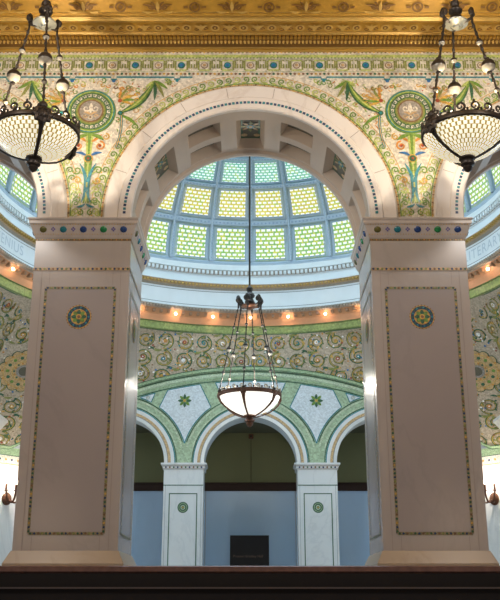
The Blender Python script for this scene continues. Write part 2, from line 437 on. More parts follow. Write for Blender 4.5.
# roundels in the spandrels
for px in (-PX, PX):
    m = MB(); c = (px, 0, .5674); n = 48
    m.lathe([(.0300, 0), (.0300, .0012), (.0295, .0016), (.0255, .001)], (0, 0, 0), 'green', n)
    Q = Pat(); Q.disc((0, 0), .0272, 'green', 1, 40); Q.ring((0, 0), .0275, .0288, 'teal', 3, 40); Q.ring((0, 0), .0262, .0272, 'lime', 2, 40)
    Q.ring((0, 0), .0192, .0240, 'cream', 2, 40)
    for i in range(22):
        a = 2*pi*i/22; da = 2*pi/22
        pl = lambda r, t: (r*cos(a+da*t), r*sin(a+da*t))
        Q.stroke([pl(.0190, -.4), pl(.0190, .25), pl(.0222, .25), pl(.0222, -.1), pl(.0208, -.1)], .0012, 'forest', 3)
        Q.stroke([pl(.0240, -.4), pl(.0240, .5)], .0012, 'forest', 3); Q.stroke([pl(.0243, .45), pl(.0190, .45)], .0011, 'forest', 3)
    Q.disc((0, 0), .0178, 'olive_m', 3, 32); Q.disc((0, 0), .0155, 'brown', 4, 32); Q.disc((0, 0), .0138, 'grey_m', 5, 32)
    for sg in (-1, 1):
        Q.spiral((sg*.0055, .003), .0045, 0 if sg < 0 else pi, 1.1, sg, .0022, 'cream', 6, 14); Q.leaf((0, -.006), (sg*.008, -.002), .3*sg, .003, 'tan_m', 6)
        Q.spiral((sg*.0065, -.0075), .0028, 0, 1, sg, .0015, 'tan_m', 6, 10)
    Q.leaf((0, -.003), (0, .0105), 0, .005, 'cream', 6); Q.disc((0, -.009), .003, 'cream2', 6, 8); Q.disc((0, -.009), .0014, 'brown', 7, 8)
    Q.emit(m, lambda u, v, h: (u, v, .001+h), .0004)
    m.v = [(c[0]+x, c[1]-z, c[2]+y) for x, y, z in m.v]; m.f = [f for f in m.f]
    m.build('roundel', wall_front)
# archivolts: marble rings with an inlaid bead line
for c in ARX:
    m = MB(); n = 72; path = [(c-1, SPR)] + [(None, pi*i/n) for i in range(n+1)] + [(c+1, SPR)]
    prof = [(RI, 0), (RI, -.0045), (RI+.0015, -.006), (RI+.0155, -.006), (RI+.017, -.0045), (RO-.002, -.0045), (RO, -.0025), (RO, 0)]
    G = []
    for r, y in prof:
        row = [(c-r, y, SPR)] + [(c-r*cos(pi*i/n), y, AZ+r*sin(pi*i/n)) for i in range(n+1)] + [(c+r, y, SPR)]
        G.append(row)
    m.grid(G, 'marble_arch')
    Q = Pat(); Ln = pi*(RI+.0085); kk = 100
    for i in range(kk):
        a = pi*(i+.5)/kk; r0, r1 = RI+.0070, RI+.0102; da = pi/kk*.34
        Q.poly([(r0, a-da), (r1, a-da), (r1, a+da), (r0, a+da)], 'teal' if i % 2 else 'navy', 1)
    Q.emit(m, lambda r, a, h: (c-r*cos(a), -.006-h, AZ+r*sin(a)))
    for i in range(1, 9):
        a = pi*i/9; da = .0022
        m.face([(c-r*cos(a+s*da), -.0048 if r > RI+.016 else -.0062, AZ+r*sin(a+s*da)) for r, s in ((RI+.0172, -1), (RO-.003, -1), (RO-.003, 1), (RI+.0172, 1))], 'joint')
    m.build('archivolt', wall_front, smooth=False)
    # coffered soffit
    m = MB(); step = radians(25)
    cof = []
    for k in range(-3, 4):
        a = pi/2+k*step; hw = radians(7.4 if k % 2 == 0 else 9.2)
        ys = [(.021, .097)] if k % 2 == 0 else [(.018, .0525), (.0665, .099)]
        cof.append((a-hw, a+hw, ys, k))
    def sp(a, y, d=0.0): return (c-(RI+d)*cos(a), y, AZ+(RI+d)*sin(a))
    angs = sorted(set([0, pi] + [x for q in cof for x in q[:2]]))
    def arc_quad(a0, a1, y0, y1, d0, d1, mat, k=4):
        for i in range(k):
            p, q = a0+(a1-a0)*i/k, a0+(a1-a0)*(i+1)/k
            m.face([sp(p, y0, d0), sp(q, y0, d0), sp(q, y1, d1), sp(p, y1, d1)], mat)
    for a0, a1 in zip(angs, angs[1:]):
        mid = (a0+a1)/2; hit = [q for q in cof if q[0]-1e-6 < mid < q[1]+1e-6]
        if not hit: arc_quad(a0, a1, 0, TH, 0, 0, 'marble_coffer'); continue
        ys = hit[0][2]; kind = hit[0][3]; y = 0
        for y0, y1 in ys:
            arc_quad(a0, a1, y, y0, 0, 0, 'marble_coffer')
            dp = .011; b = .008; ba = b/RI*.8
            arc_quad(a0, a1, y0, y0+b*.4, 0, dp, 'marble_coffer'); arc_quad(a0, a1, y1-b, y1, dp, 0, 'marble_coffer')
            for s, aa, ab in ((0, a0, a0+ba), (1, a1, a1-ba)):
                m.face([sp(aa, y0), sp(ab, y0+b*.4, dp), sp(ab, y1-b, dp), sp(aa, y1)], 'marble_coffer')
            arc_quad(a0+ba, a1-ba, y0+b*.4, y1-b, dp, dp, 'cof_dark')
            if kind % 2 == 0:
                Q = Pat(); w = (a1-a0-2*ba)*RI/2; hh = (y1-y0-b*1.4)/2; yc = (y0+y1-b*.6)/2; ac = (a0+a1)/2
                Q.ring((0, 0), min(w, hh)*.62, min(w, hh)*.80, 'forest', 1, 16); Q.disc((0, 0), .005, 'teal', 2, 8); Q.disc((0, 0), .0022, 'gold_m', 3, 6)
                for t in range(8):
                    an = t*pi/4; Q.leaf((.004*cos(an), .004*sin(an)), (.013*cos(an), .013*sin(an)), .1, .004, ['olive_m', 'tan_m'][t % 2], 2, 5)
                for sx in (-1, 1):
                    Q.stroke([(sx*w*.9, -hh*.92), (sx*w*.9, hh*.92)], .0022, 'forest', 1); Q.stroke([(-w*.9, sx*hh*.92), (w*.9, sx*hh*.92)], .0022, 'forest', 1)
                    for sy in (-1, 1): Q.disc((sx*w*.66, sy*hh*.7), .004, 'tan_m', 1, 8)
                Q.emit(m, lambda u, v, h: sp(ac+u/RI, yc+v, dp-h-.0002))
            else:
                Q = Pat(); ac = (a0+a1)/2; w = (a1-a0-2*ba)*RI/2; yc = (y0+y1-b*.6)/2
                for t in range(7): Q.disc((-w*.8+w*1.6*t/6, 0), .0028, ['tan_m', 'forest'][t % 2], 1, 6)
                Q.emit(m, lambda u, v, h: sp(ac+u/RI, yc+v, dp-h-.0002))
            y = y1
        arc_quad(a0, a1, y, TH, 0, 0, 'marble_coffer')
    for sg in (-1, 1): m.face([(c+sg*RI, 0, SPR), (c+sg*RI, TH, SPR), (c+sg*RI, TH, AZ), (c+sg*RI, 0, AZ)], 'marble_coffer')
    # rounded roll along the rear edge of the soffit
    G = []
    for r, y in [(RI, TH-.012), (RI-.0035, TH-.010), (RI-.0045, TH-.006), (RI-.0035, TH-.001), (RI, TH+.001)]:
        G.append([(c-r, y, SPR)] + [(c-r*cos(pi*i/48), y, AZ+r*sin(pi*i/48)) for i in range(49)] + [(c+r, y, SPR)])
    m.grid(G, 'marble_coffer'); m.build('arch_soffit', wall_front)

# ------------------------------------------------------------------ front piers
def face_pat(mb, pat, ax, y, sgn, eps=.0004):
    pass
HW = .0552
def make_pier():
    o = (-PX, 0.0, Z0)
    t = thing('marble_pier', o, 'tall tan marble pier with mosaic border, left of the central arch', 'pier', 'marble piers of the front arcade')
    cx, cy = -PX, TH/2
    m = MB(); x0, x1, y0, y1 = cx-HW, cx+HW, 0.0, TH
    m.rings([(x0, x1, y0, y1, .0500), (x0, x1, y0, y1, .4015)], 'marble_pier'); sh = m.build('shaft', t, o)
    m = MB(); m.rings([(x0-.0075, x1+.0075, y0-.0075, y1+.0075, Z0), (x0-.0075, x1+.0075, y0-.0075, y1+.0075, .0385), (x0-.0045, x1+.0045, y0-.0045, y1+.0045, .0445), (x0-.001, x1+.001, y0-.001, y1+.001, .0515)], 'marble_base')
    m.build('base', t, o)
    m = MB(); q = []
    for d, z in ((.0004, .4015), (.0016, .4035), (.0030, .407), (.0060, .4165), (.0076, .4185), (.0076, .4215), (.0090, .4235), (.0090, SPR-.0003)):
        q.append((x0-d, x1+d, y0-d, y1+d, z))
    m.rings(q, 'marble_impost')
    # gold bead course under the impost, on all four faces
    gb = m
    def faces(f):
        f(lambda u, v, h: (cx+u, y0-h, v), HW); f(lambda u, v, h: (cx-u, y1+h, v), HW)
        f(lambda u, v, h: (x1+h, cy+u, v), TH/2); f(lambda u, v, h: (x0-h, cy-u, v), TH/2)
    mb = MB(); pb = MB()
    def draw(fn, hw):
        A = Pat(); E_ = Pat(); E_.rect(-hw+.0158, hw-.0158, .069, .3412, 'marble_panel', 1); E_.emit(pb, fn, .00012)
        A.rect(-hw, hw, .3990, .4014, 'brown', 1); A.dots(-hw, hw, .4002, .0031, .0009, ['gold_m', 'olive_m'], 2, 5)
        A.rect(-hw, hw, .3626, .3660, 'tan_m', 1); A.dots(-hw, hw, .3643, .0050, .0015, ['navy', 'forest', 'olive_m', 'navy', 'brown'], 2, 6)
        A.stroke([(-hw, .3622), (hw, .3622)], .0006, 'joint', 2)
        bw = hw-.0158; w = .0032
        for p in ([(-bw, .3412), (bw, .3412)], [(-bw, .0690), (bw, .0690)], [(-bw, .069), (-bw, .3412)], [(bw, .069), (bw, .3412)]):
            A.stroke(p, w, 'border_ground', 1)
        A.dots(-bw, bw, .3412, .0042, .0013, ['navy', 'olive_m', 'forest', 'brown'], 2, 6); A.dots(-bw, bw, .0690, .0042, .0013, ['forest', 'navy', 'brown', 'olive_m'], 2, 6)
        for sg in (-1, 1):
            B = Pat(); B.dots(.069, .3412, 0, .0043, .0013, ['forest', 'navy', 'gold_m', 'forest', 'brown', 'olive_m', 'navy'], 2, 6)
            B.it = [([(sg*bw+q2[1], q2[0]) for q2 in pp], m2, l) for pp, m2, l in B.it]; A.it += B.it
            A.stroke([(sg*(hw-.0100), .0515), (sg*(hw-.0100), .3622)], .0006, 'joint', 1)
            A.stroke([(sg*(hw-.0195), .0515), (sg*(hw-.0195), .066)], .0006, 'joint', 1)
            A.stroke([(sg*(hw-.0190), .345), (sg*(hw-.0190), .362)], .0005, 'joint', 1)
        A.emit(mb, fn, .00025)
    faces(draw); pb.build('panel', t, o); mb.build('mosaic_border', t, o)
    # rosette medallion on each face
    def rose(fn, hw):
        m = MB(); Q = Pat(); c = (0, .3067)
        Q.disc(c, .0140, 'gold_m', 1, 32); Q.ring(c, .0092, .0128, 'navy', 2, 32)
        for i in range(18): Q.disc((c[0]+.011*cos(2*pi*i/18), c[1]+.011*sin(2*pi*i/18)), .0013, 'forest' if i % 2 else 'teal', 3, 6)
        for i in range(24): Q.disc((c[0]+.0140*cos(2*pi*i/24), c[1]+.0140*sin(2*pi*i/24)), .0007, 'brown', 2, 5)
        Q.disc(c, .0090, 'gold_m', 2, 24)
        for i in range(8):
            a = 2*pi*i/8; Q.leaf((c[0]+.0022*cos(a), c[1]+.0022*sin(a)), (c[0]+.0086*cos(a), c[1]+.0082*sin(a)), 0, .0046, ['forest', 'green'][i % 2], 3, 6)
        Q.disc(c, .0032, 'gold_m', 4, 10); Q.disc(c, .0018, 'brown', 5, 8)
        Q.emit(m, fn, .00025); m.build('rosette', t, o)
    faces(rose)
    # gems set in the impost
    stones = []
    order = ['gem_olive', 'gem_teal', 'gem_blue', 'gem_green', 'gem_blue']
    def gems(fn, hw):
        k = 5
        sp = (2*hw+.006)/k
        for i in range(k):
            u = (i-(k-1)/2)*sp
            m = MB(); R = []
            for r, h in ((.0036, 0), (.0033, .0010), (.0020, .0018), (.0001, .0021)):
                R.append([fn(u+r*1.15*cos(2*pi*j/12), .4115+r*sin(2*pi*j/12), .0046+h+(r*sin(2*pi*j/12))*.31) for j in range(12)])
            m.grid(R, order[i], True, smooth) if False else m.grid(R, order[i], True)
            stones.append(m)
            if i < k-1:
                Q = Pat()
                for du, dv in ((0, .0016), (0, -.0016), (.0016, 0), (-.0016, 0)): Q.disc((u+sp/2+du, .4115+dv), .0011, 'gem_violet', 1, 6)
                Q.emit(gb, lambda a, b, h: fn(a, b, .0049+h+(b-.4115)*.31))
        Q = Pat(); Q.dots(-hw-.002, hw+.002, .4060, .0030, .0007, ['gold_m'], 1, 4); Q.dots(-hw-.004, hw+.004, .4170, .0030, .0007, ['gold_m'], 1, 4)
        Q.emit(gb, lambda a, b, h: fn(a, b, .0033+h+(b-.4065)*.30))
    faces(gems); cap = gb.build('impost', t, o)
    for q in stones: q.build('inset_stone', cap, o, smooth=True)
    return t
pier = make_pier()
p2 = copy_tree(pier); p2.location.x = PX*S
p2['label'] = 'tall tan marble pier with mosaic border, right of the central arch'

# ------------------------------------------------------------------ gold cornice of the near hall
def zy(y, Y): return T(y)*(1+Y)
cor = [(52.5, .0), (50.5, -.004), (49, -.005), (47.5, -.010), (47, -.012), (35.5, -.032), (34.5, -.040), (32, -.042), (31, -.048), (22.5, -.062), (21, -.070), (17, -.074), (15.5, -.080), (13, -.082), (12, -.086), (-2, -.102), (-5, -.112), (-12, -.12)]
cp = [(Y, zy(y, Y)) for y, Y in cor]
m = MB(); XW = .64
for i, (a, b) in enumerate(zip(cp, cp[1:])):
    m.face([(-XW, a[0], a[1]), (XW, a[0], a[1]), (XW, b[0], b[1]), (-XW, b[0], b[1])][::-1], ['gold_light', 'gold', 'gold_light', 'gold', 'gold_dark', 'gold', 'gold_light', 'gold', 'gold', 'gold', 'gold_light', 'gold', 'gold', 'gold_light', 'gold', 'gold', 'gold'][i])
def lerp(a, b, t): return (a[0]+(b[0]-a[0])*t, a[1]+(b[1]-a[1])*t)
# egg and tongue row
A, B = cp[4], cp[5]; n = 270
for i in range(n):
    x = -XW+(i+.5)*2*XW/n
    c = lerp(A, B, .46); m.ball((x, c[0]-.001, c[1]), .0019, 'gold_light', 6, 4, 2.1)
    c = lerp(A, B, .86); m.box((x-.0016, c[0]-.004, c[1]-.002), (x+.0016, c[0]+.002, c[1]+.002), 'gold')
# leaf and rosette row
A, B = cp[8], cp[9]; n = 76
dy, dz = B[0]-A[0], B[1]-A[1]; L_ = hypot(dy, dz)
fl = lambda u, v, h: (u, A[0]+dy*v/L_-h*dz/L_*1.0, A[1]+dz*v/L_-h*abs(dy)/L_*1.0)
Q = Pat()
for i in range(n):
    x = -XW+(i+.5)*2*XW/n; v = L_*.5; hw = XW/n
    if i % 2:
        Q.ring((x, v), .0034, .0056, 'gold_light', 6, 12); Q.disc((x, v), .0034, 'gold_dark', 4, 10); Q.disc((x, v), .0015, 'gold_light', 6, 6)
    else:
        for s in (-1, 1):
            Q.leaf((x, v-.005), (x+s*.0075, v+.004), .35*s, .0040, 'gold_light', 6); Q.spiral((x+s*.0055, v-.002), .0030, 0, 1, s, .0016, 'gold_dark', 5, 8)
        Q.leaf((x, v-.006), (x, v+.006), 0, .0045, 'gold_light', 7)
Q.emit(m, fl, .0003)
# scroll panel at the top
A, B = cp[14], cp[15]; dy, dz = B[0]-A[0], B[1]-A[1]; L_ = hypot(dy, dz); Q = Pat(); n = 30
fl2 = lambda u, v, h: (u, A[0]+dy*v/L_-h*dz/L_, A[1]+dz*v/L_-h*abs(dy)/L_)
for i in range(n):
    x = -XW+(i+.5)*2*XW/n; v = L_*.42
    if i % 2:
        Q.ring((x, v), .0046, .0066, 'gold_dark', 5, 12); Q.disc((x, v), .0026, 'gold_dark', 5, 8)
        Q.stroke([(x-.013, v), (x-.008, v)], .003, 'gold_dark', 5); Q.stroke([(x+.008, v), (x+.013, v)], .003, 'gold_dark', 5)
    else:
        for s in (-1, 1):
            Q.spiral((x+s*.0075, v+.001), .0052, pi/2, 1.3, s, .0021, 'gold_dark', 5, 14); Q.leaf((x, v-.005), (x+s*.017, v+.003), .25*s, .0036, 'gold_dark', 5); Q.leaf((x+s*.006, v-.006), (x+s*.018, v-.005), -.2*s, .0028, 'gold_light', 6)
        Q.leaf((x, v-.006), (x, v+.007), 0, .004, 'gold_light', 6)
Q.emit(m, fl2, .0004)
m.build('trim_1', **ST)
zc = cp[-1][1]
m = MB(); m.box((-XW, -.75, zc), (XW, cp[-1][0]+.001, zc+.01), 'gold'); m.build('ceiling', **ST)

# ------------------------------------------------------------------ rotunda: ring cornice, frieze and drum
def rz(y, r): return T(y)*(1+YC+r)          # height of a course at radius r
ring = [(333.5, .5575, 'ring_green'), (326.8, .5570, 'ring_green'), (326.2, .553, 'cove'), (320, .547, 'cove'), (314.5, .536, 'cove'), (313.5, .533, 'grey_mould'), (309.5, .526, 'stone_white'),
        (308, .5262, 'stone_white'), (307.4, .5268, 'line_dark'), (306.8, .5268, 'stone_white'), (293.4, .5268, 'line_dark'), (292.8, .5268, 'stone_white'), (291.2, .5262, 'grey_mould'),
        (288.8, .522, 'tan_mould'), (284.6, .513, 'stone_white'), (283.8, .5125, 'stone_white'), (277, .5225, 'stone_white'), (276, .519, 'grey_mould'), (271.4, .516, 'stone_white'), (270.6, .5125, 'stone_white'),
        (265.5, .517, 'dome_frame'), (263.8, .5155, 'dome_bar'), (263.2, .5165, 'dome_frame'), (262, .517, 'dome_frame')]
m = MB(); NR = 144
pr = [(r, rz(y, r), mt) for y, r, mt in ring]
for (r0, z0, mt), (r1, z1, _) in zip(pr, pr[1:]):
    m.lathe([(r0, z0), (r1, z1)], (0, YC, 0), mt, NR)
def cyl(mb, pat, r, z0, ok=None):
    pat.emit(mb, lambda a, v, h: ((r-h)*sin(a), YC+(r-h)*cos(a), z0+v), .0004, ok)
def ang_box(mb, a, da, r0, r1, z0, z1, mat):
    c = []
    for z in (z0, z1):
        for r, s in ((r0, -1), (r0, 1), (r1, 1), (r1, -1)):
            c.append((r*sin(a+s*da), YC+r*cos(a+s*da), z))
    k = len(mb.v); mb.v += c; i0 = mb.mi(mat)
    for q in ((3, 2, 1, 0), (4, 5, 6, 7), (0, 1, 5, 4), (1, 2, 6, 5), (2, 3, 7, 6), (3, 0, 4, 7)):
        mb.f.append(tuple(k+i for i in q)); mb.m.append(i0)
# little brackets in the lit cove, bead courses on the mouldings, dentils under the dome
NB = 36
for i in range(NB*5):
    if i % 5 == 0: continue
    a = 2*pi*i/(NB*5)
    ang_box(m, a, .0060, .533, .5475, rz(318.3, .544), rz(315.0, .538), 'cove_dark')
for i in range(420):
    a = 2*pi*i/420
    ang_box(m, a, .0040, .5215, .531, rz(312.6, .53), rz(310.4, .53), 'grey_mould')
for i in range(300):
    a = 2*pi*i/300
    ang_box(m, a, .0058, .512, .520, rz(275.2, .517), rz(272.2, .517), 'stone_white')
for i in range(360):
    a = 2*pi*i/360
    ang_box(m, a, .0042, .5115, .519, rz(288.0, .5195), rz(286.2, .5165), 'gold_light')
# incised words on the frieze
def word(txt, a_mid, size, mb, r, zc, mat, spread=1.0):
    cu = bpy.data.curves.new('t', 'FONT'); cu.body = txt; cu.align_x = 'CENTER'; cu.align_y = 'CENTER'; cu.size = size; cu.space_character = spread
    ob = bpy.data.objects.new('t', cu); COL.objects.link(ob); dg = bpy.context.evaluated_depsgraph_get(); dg.update()
    me = bpy.data.meshes.new_from_object(ob.evaluated_get(dg))
    for p in me.polygons:
        pts = []
        for vi in p.vertices:
            v = me.vertices[vi].co; a = a_mid+v.x/r
            pts.append(((r-.0006)*sin(a), YC+(r-.0006)*cos(a), zc+v.y))
        mb.face(pts, mat)
    bpy.data.objects.remove(ob); bpy.data.meshes.remove(me); bpy.data.curves.remove(cu)
zf = (rz(306.8, .5268)+rz(293.4, .5268))/2
word('GREAT GENIUS', radians(-81), .031, m, .5268, zf, 'letter', 1.12)
word('LITERARY', radians(71), .031, m, .5268, zf, 'letter', 1.12)
m.build('trim_2', **ST)

# bulbs of the lit cornice
def make_bulb():
    t = thing('cornice_bulb', (0, 0, 0), 'x', 'light bulb', 'bare bulbs along the lit ring cornice')
    m = MB(); m.lathe([(.0001, .0075), (.0085, .0062), (.0105, .003), (.0085, .0005), (.0052, .001), (.0042, -.001), (.0001, -.001)], (0, 0, Z0), 'cove', 16)
    for j in range(8): m.ball((.0082*cos(j*pi/4), .0082*sin(j*pi/4), Z0+.0022), .0022, 'tan_mould', 6, 4)
    m.build('socket_rosette', t, (0, 0, Z0), smooth=True)
    m = MB(); m.ball((0, 0, Z0-.0042), .0034, 'bulb', 10, 8, 1.2); m.build('bulb', t, (0, 0, Z0), smooth=True)
    return t
bulb = None
for i in range(-9, 10):
    a = 2*pi*i/NB
    if bulb is None: bulb = b = make_bulb()
    else: b = copy_tree(bulb)
    r = .5405; b.location = W((r*sin(a), YC+r*cos(a), rz(316.6, .5405)-.0005)); b.rotation_euler = (-.75, 0, 0); b.rotation_euler = (Matrix.Rotation(-a, 3, 'Z') @ Matrix.Rotation(-.7, 3, 'X')).to_euler()
    b['label'] = 'small glowing bare bulb in a rosette on the warm-lit ring cornice'
    li = bpy.data.lights.new('bulb_light', 'POINT'); li.energy = 2.3; li.color = (1.0, .62, .36); li.shadow_soft_size = .01
    lo = bpy.data.objects.new('bulb_light', li); COL.objects.link(lo); rr = r-.010; lo.location = W((rr*sin(a), YC+rr*cos(a), rz(320.5, .540)))

# ------------------------------------------------------------------ the stained-glass dome
DB = rz(262, .517); DA, DH = .5165, .29
def dome(ph, a, off=0.0):      # ph: 0 at the rim .. pi/2 at the crown
    r = (DA-off)*cos(ph); return (r*sin(a), YC+r*cos(a), DB+(DH-off)*sin(ph))
td = thing('stained_glass_dome', (0, YC, DB), 'large shallow dome of leaded green and white glass in blue ribs', 'dome')
od = (0, YC, DB)
m = MB(); NM = 32; NP = 26
phs = [pi/2*i/NP*.985 for i in range(NP+1)]
m.grid([[dome(p, 2*pi*j/96, -.006) for j in range(96)] for p in phs], 'dome_frame', True); m.build('dome_shell', td, od, smooth=True)
def arcl(p0, p1, n=30):
    s = 0; q = dome(p0, 0)
    for i in range(1, n+1):
        w = dome(p0+(p1-p0)*i/n, 0); s += hypot(w[1]-q[1], w[2]-q[2]); q = w
    return s
# rows by parametric angle, from the sight lines to their edges
def ph_at(y):
    lo, hi = 0, 1.4
    for _ in range(50):
        md = (lo+hi)/2; w = dome(md, 0)
        if w[2]/(1+w[1]) < T(y): lo = md
        else: hi = md
    return lo
rows = [(ph_at(260.6), ph_at(228.5)), (ph_at(218.8), ph_at(190.5)), (ph_at(184.2), ph_at(162.0)), (ph_at(157.5), ph_at(157.5)+.20)]
gl = ['glass_green', 'glass_yellow', 'glass_teal', 'glass_teal']
fd = None
for ri, (p0, p1) in enumerate(rows):
    stuff = MB()
    for k in range(NM):
        a = 2*pi*(k+.5)/NM; hw = 2*pi/NM/2*.76
        mm = MB() if ri < 3 else stuff
        G = [[dome(p0+(p1-p0)*i/4, a-hw+2*hw*j/4, -.0010) for j in range(5)] for i in range(5)]
        mm.grid(G, gl[ri], uv=True)
        # slim leaded frame of the panel
        for (q0, q1, b0, b1) in ((p0, p0+.012, -1, 1), (p1-.008, p1, -1, 1)):
            for j in range(4):
                u, v = -1+j*.5, -.5+j*.5
                mm.face([dome(q0, a+u*hw, .0012), dome(q0, a+v*hw, .0012), dome(q1, a+v*hw, .0012), dome(q1, a+u*hw, .0012)], 'dome_bar')
        for s in (-1, 1):
            for i in range(4):
                e0, e1 = p0+(p1-p0)*i/4, p0+(p1-p0)*(i+1)/4; d = hw*.055
                mm.face([dome(e0, a+s*hw, .0012), dome(e0, a+s*(hw-d), .0012), dome(e1, a+s*(hw-d), .0012), dome(e1, a+s*hw, .0012)], 'dome_bar')
        if ri < 3: mm.build('glass_panel', td, od)
    if ri == 3:
        o = stuff.build('upper_glass_panels', td, od); o['kind'] = 'stuff'
m = MB(); m.grid([[dome(p, 2*pi*j/48, .002) for j in range(48)] for p in (1.12, 1.25, 1.38, 1.50, 1.56)], 'crown_glow', True); m.build('crown_glow_disc', td, od)  # added glowing disc at the unseen crown, lights the rotunda from above
# meridian ribs with bead lines, and ring bars
for k in range(NM):
    a = 2*pi*k/NM; m = MB(); w = .0034
    pp = [1.46*i/26 for i in range(27)]
    G = []
    for u, off in ((-1.5, -.004), (-1.5, .001), (-.9, .0035), (.9, .0035), (1.5, .001), (1.5, -.004)):
        G.append([dome(p, a+u*w/max(.06, (DA*cos(p)))*.8, off) for p in pp])
    m.grid(G, 'dome_frame')
    for p in [1.15*i/46 for i in range(47)]:
        r = max(.06, DA*cos(p))
        for s in (-1, 1):
            q = .0007
            m.face([dome(p-.006, a+(s*.0022-q)/r, .0040), dome(p-.006, a+(s*.0022+q)/r, .0040), dome(p+.006, a+(s*.0022+q)/r, .0040), dome(p+.006, a+(s*.0022-q)/r, .0040)], 'dome_bar' if s > 0 else 'dome_bead')
    m.build('rib', td, od)
for (p0, p1) in ((rows[0][1], rows[1][0]), (rows[1][1], rows[2][0]), (rows[2][1], rows[3][0]), (rows[3][1], rows[3][1]+.06)):
    m = MB(); md = (p0+p1)/2; h = (p1-p0)*.22; n = 128
    G = [[dome(p, 2*pi*j/n, o_) for j in range(n)] for p, o_ in ((md-h*1.4, -.004), (md-h, .0022), (md+h, .0022), (md+h*1.4, -.004))]
    m.grid(G, 'dome_frame', True)
    for j in range(320):
        a = 2*pi*j/320
        m.face([dome(md-h*.4, a-.004, .0026), dome(md-h*.4, a+.004, .0026), dome(md+h*.4, a+.004, .0026), dome(md+h*.4, a-.004, .0026)], 'dome_bar')
    m.build('ring_bar', td, od)

# ------------------------------------------------------------------ pendentives
FY = 1.232; ZR = pr[0][1]; HX = .575; CHX, CHY = .54, 1.09; KX = .66
BAX = .93; BTOP = .547
oct_ = [(0, FY-YC), (CHX, FY-YC), (KX, CHY-YC), (HX+.02, .98-YC), (HX, .80-YC), (HX, 0), (HX, -(YC-.16)), (.50, -(YC-TH)), (0, -(YC-TH))]
def bottom(th):
    """where the pendentive meets the walls in direction th (0 = away from the viewer)"""
    s = 1 if sin(th) >= 0 else -1
    d = (abs(sin(th)), cos(th))
    for (a, b) in zip(oct_, oct_[1:]):
        ex, ey = b[0]-a[0], b[1]-a[1]; den = d[0]*ey-d[1]*ex
        if abs(den) < 1e-9: continue
        t = (a[0]*ey-a[1]*ex)/den; u = ((a[0]*d[1]-a[1]*d[0]))/(-(ex*d[1]-ey*d[0])) if abs(ex*d[1]-ey*d[0]) > 1e-9 else -1
        if t > 0 and -1e-6 <= u <= 1+1e-6: x, y = d[0]*t, d[1]*t; break
    else:
        x, y = 0, -(YC-TH)
    yw = y+YC
    if yw > FY-1e-4: z = BTOP-(BAX-sqrt(max(0, BAX**2-x*x)))
    elif yw >= CHY: 
        f = (x-CHX)/(KX-CHX); z0 = BTOP-(BAX-sqrt(BAX**2-CHX**2)); z = max(.345, z0+(.345-z0)*min(1, f*4))
    elif yw > .25: 
        f = (CHY-yw)/(CHY-.67); z = .345+(.60-.345)*(1-(1-min(1, max(0, f)))**2)
    else: z = .60
    return (s*x, yw, z)
def pend(th, s):
    b = bottom(th); rho = hypot(b[0], b[1]-YC); g = s**.62
    r = RR+(rho-RR)*g; z = ZR+(b[2]-ZR)*s
    return r*sin(th), YC+r*cos(th), z
def plen(th):
    b = bottom(th); return hypot(hypot(b[0], b[1]-YC)-RR, b[2]-ZR)
m = MB(); n = 240
ths = sorted(set([-pi+2*pi*i/n for i in range(n+1)] + [s*atan2(CHX, FY-YC) for s in (-1, 1)] + [s*atan2(KX, CHY-YC) for s in (-1, 1)]))
m.grid([[pend(t, i/10) for t in ths] for i in range(11)], 'pend_ground')
def pfn(a, b, h):
    th = a/RR; s = b/plen(th); x, y, z = pend(th, s)
    r = hypot(x, y-YC); k = (r-h)/r
    return (x*k, YC+(y-YC)*k, z-h*.3)
def pok(a, b):
    th = a/RR
    if abs(th) > pi: return False
    return .002 < b < plen(th)-.0015
Q = Pat(); rnd = random.Random(11)
lim = RR*3.1
# rinceaux: mirrored pairs of coiling stems with fruit and dots
un = .0465; kk = int(lim/un)
tc = atan2((CHX+KX)/2, (CHY+FY)/2-YC); mc = (tc*RR, plen(tc)*.43)       # centre of the corner medallion
for i in range(-kk, kk+1):
    for row, bb in enumerate((.0265, .0715, .1165, .1615, .2065, .2515, .2965, .3415)):
        a = (i+.5)*un+(0 if row % 2 == 0 else .0); sg = 1 if i >= 0 else -1
        if min(hypot(a-mc[0], bb-mc[1]), hypot(a+mc[0], bb-mc[1])) < .062: continue
        fl_ = 1 if (i+row) % 2 else -1
        r = .0215
        col = 'scroll' if (i+row) % 3 else 'forest'
        Q.spiral((a, bb), r, (pi/2)*fl_, 1.75, fl_*sg, .0050, col, 1, 34, .18)
        Q.spiral((a, bb), r*.96, (pi/2)*fl_+.25, 1.6, fl_*sg, .0016, 'gold_m', 2, 30, .2)
        Q.disc((a, bb), .0050, ['orange', 'teal', 'gold_m', 'red', 'white_m'][(i*3+row) % 5], 3, 8); Q.disc((a, bb), .002, ['gold_m', 'white_m'][row % 2], 4, 6)
        for j in range(5):
            an = rnd.uniform(0, 2*pi); Q.leaf((a+.012*cos(an), bb+.012*sin(an)), (a+.019*cos(an+.5), bb+.019*sin(an+.5)), .2, .0045, rnd.choice(['olive_m', 'scroll', 'forest', 'gold_m']), 2, 5)
        Q.leaf((a-un/2, bb+.02*fl_), (a-un/2+.018, bb+.024*fl_), .3, .0055, 'olive_m', 2); Q.leaf((a+un/2, bb-.02*fl_), (a+un/2-.014, bb-.026*fl_), .3, .0045, 'forest', 2)
for j in range(6600):
    a = rnd.uniform(-lim, lim); b = rnd.uniform(.004, .36)
    if min(hypot(a-mc[0], b-mc[1]), hypot(a+mc[0], b-mc[1])) < .056: continue
    Q.disc((a, b), rnd.choice((.0017, .0021, .0026)), rnd.choice(['white_m', 'teal', 'orange', 'blue_m', 'red', 'gold_m', 'cream', 'forest', 'brown', 'brown']), 3, 6)
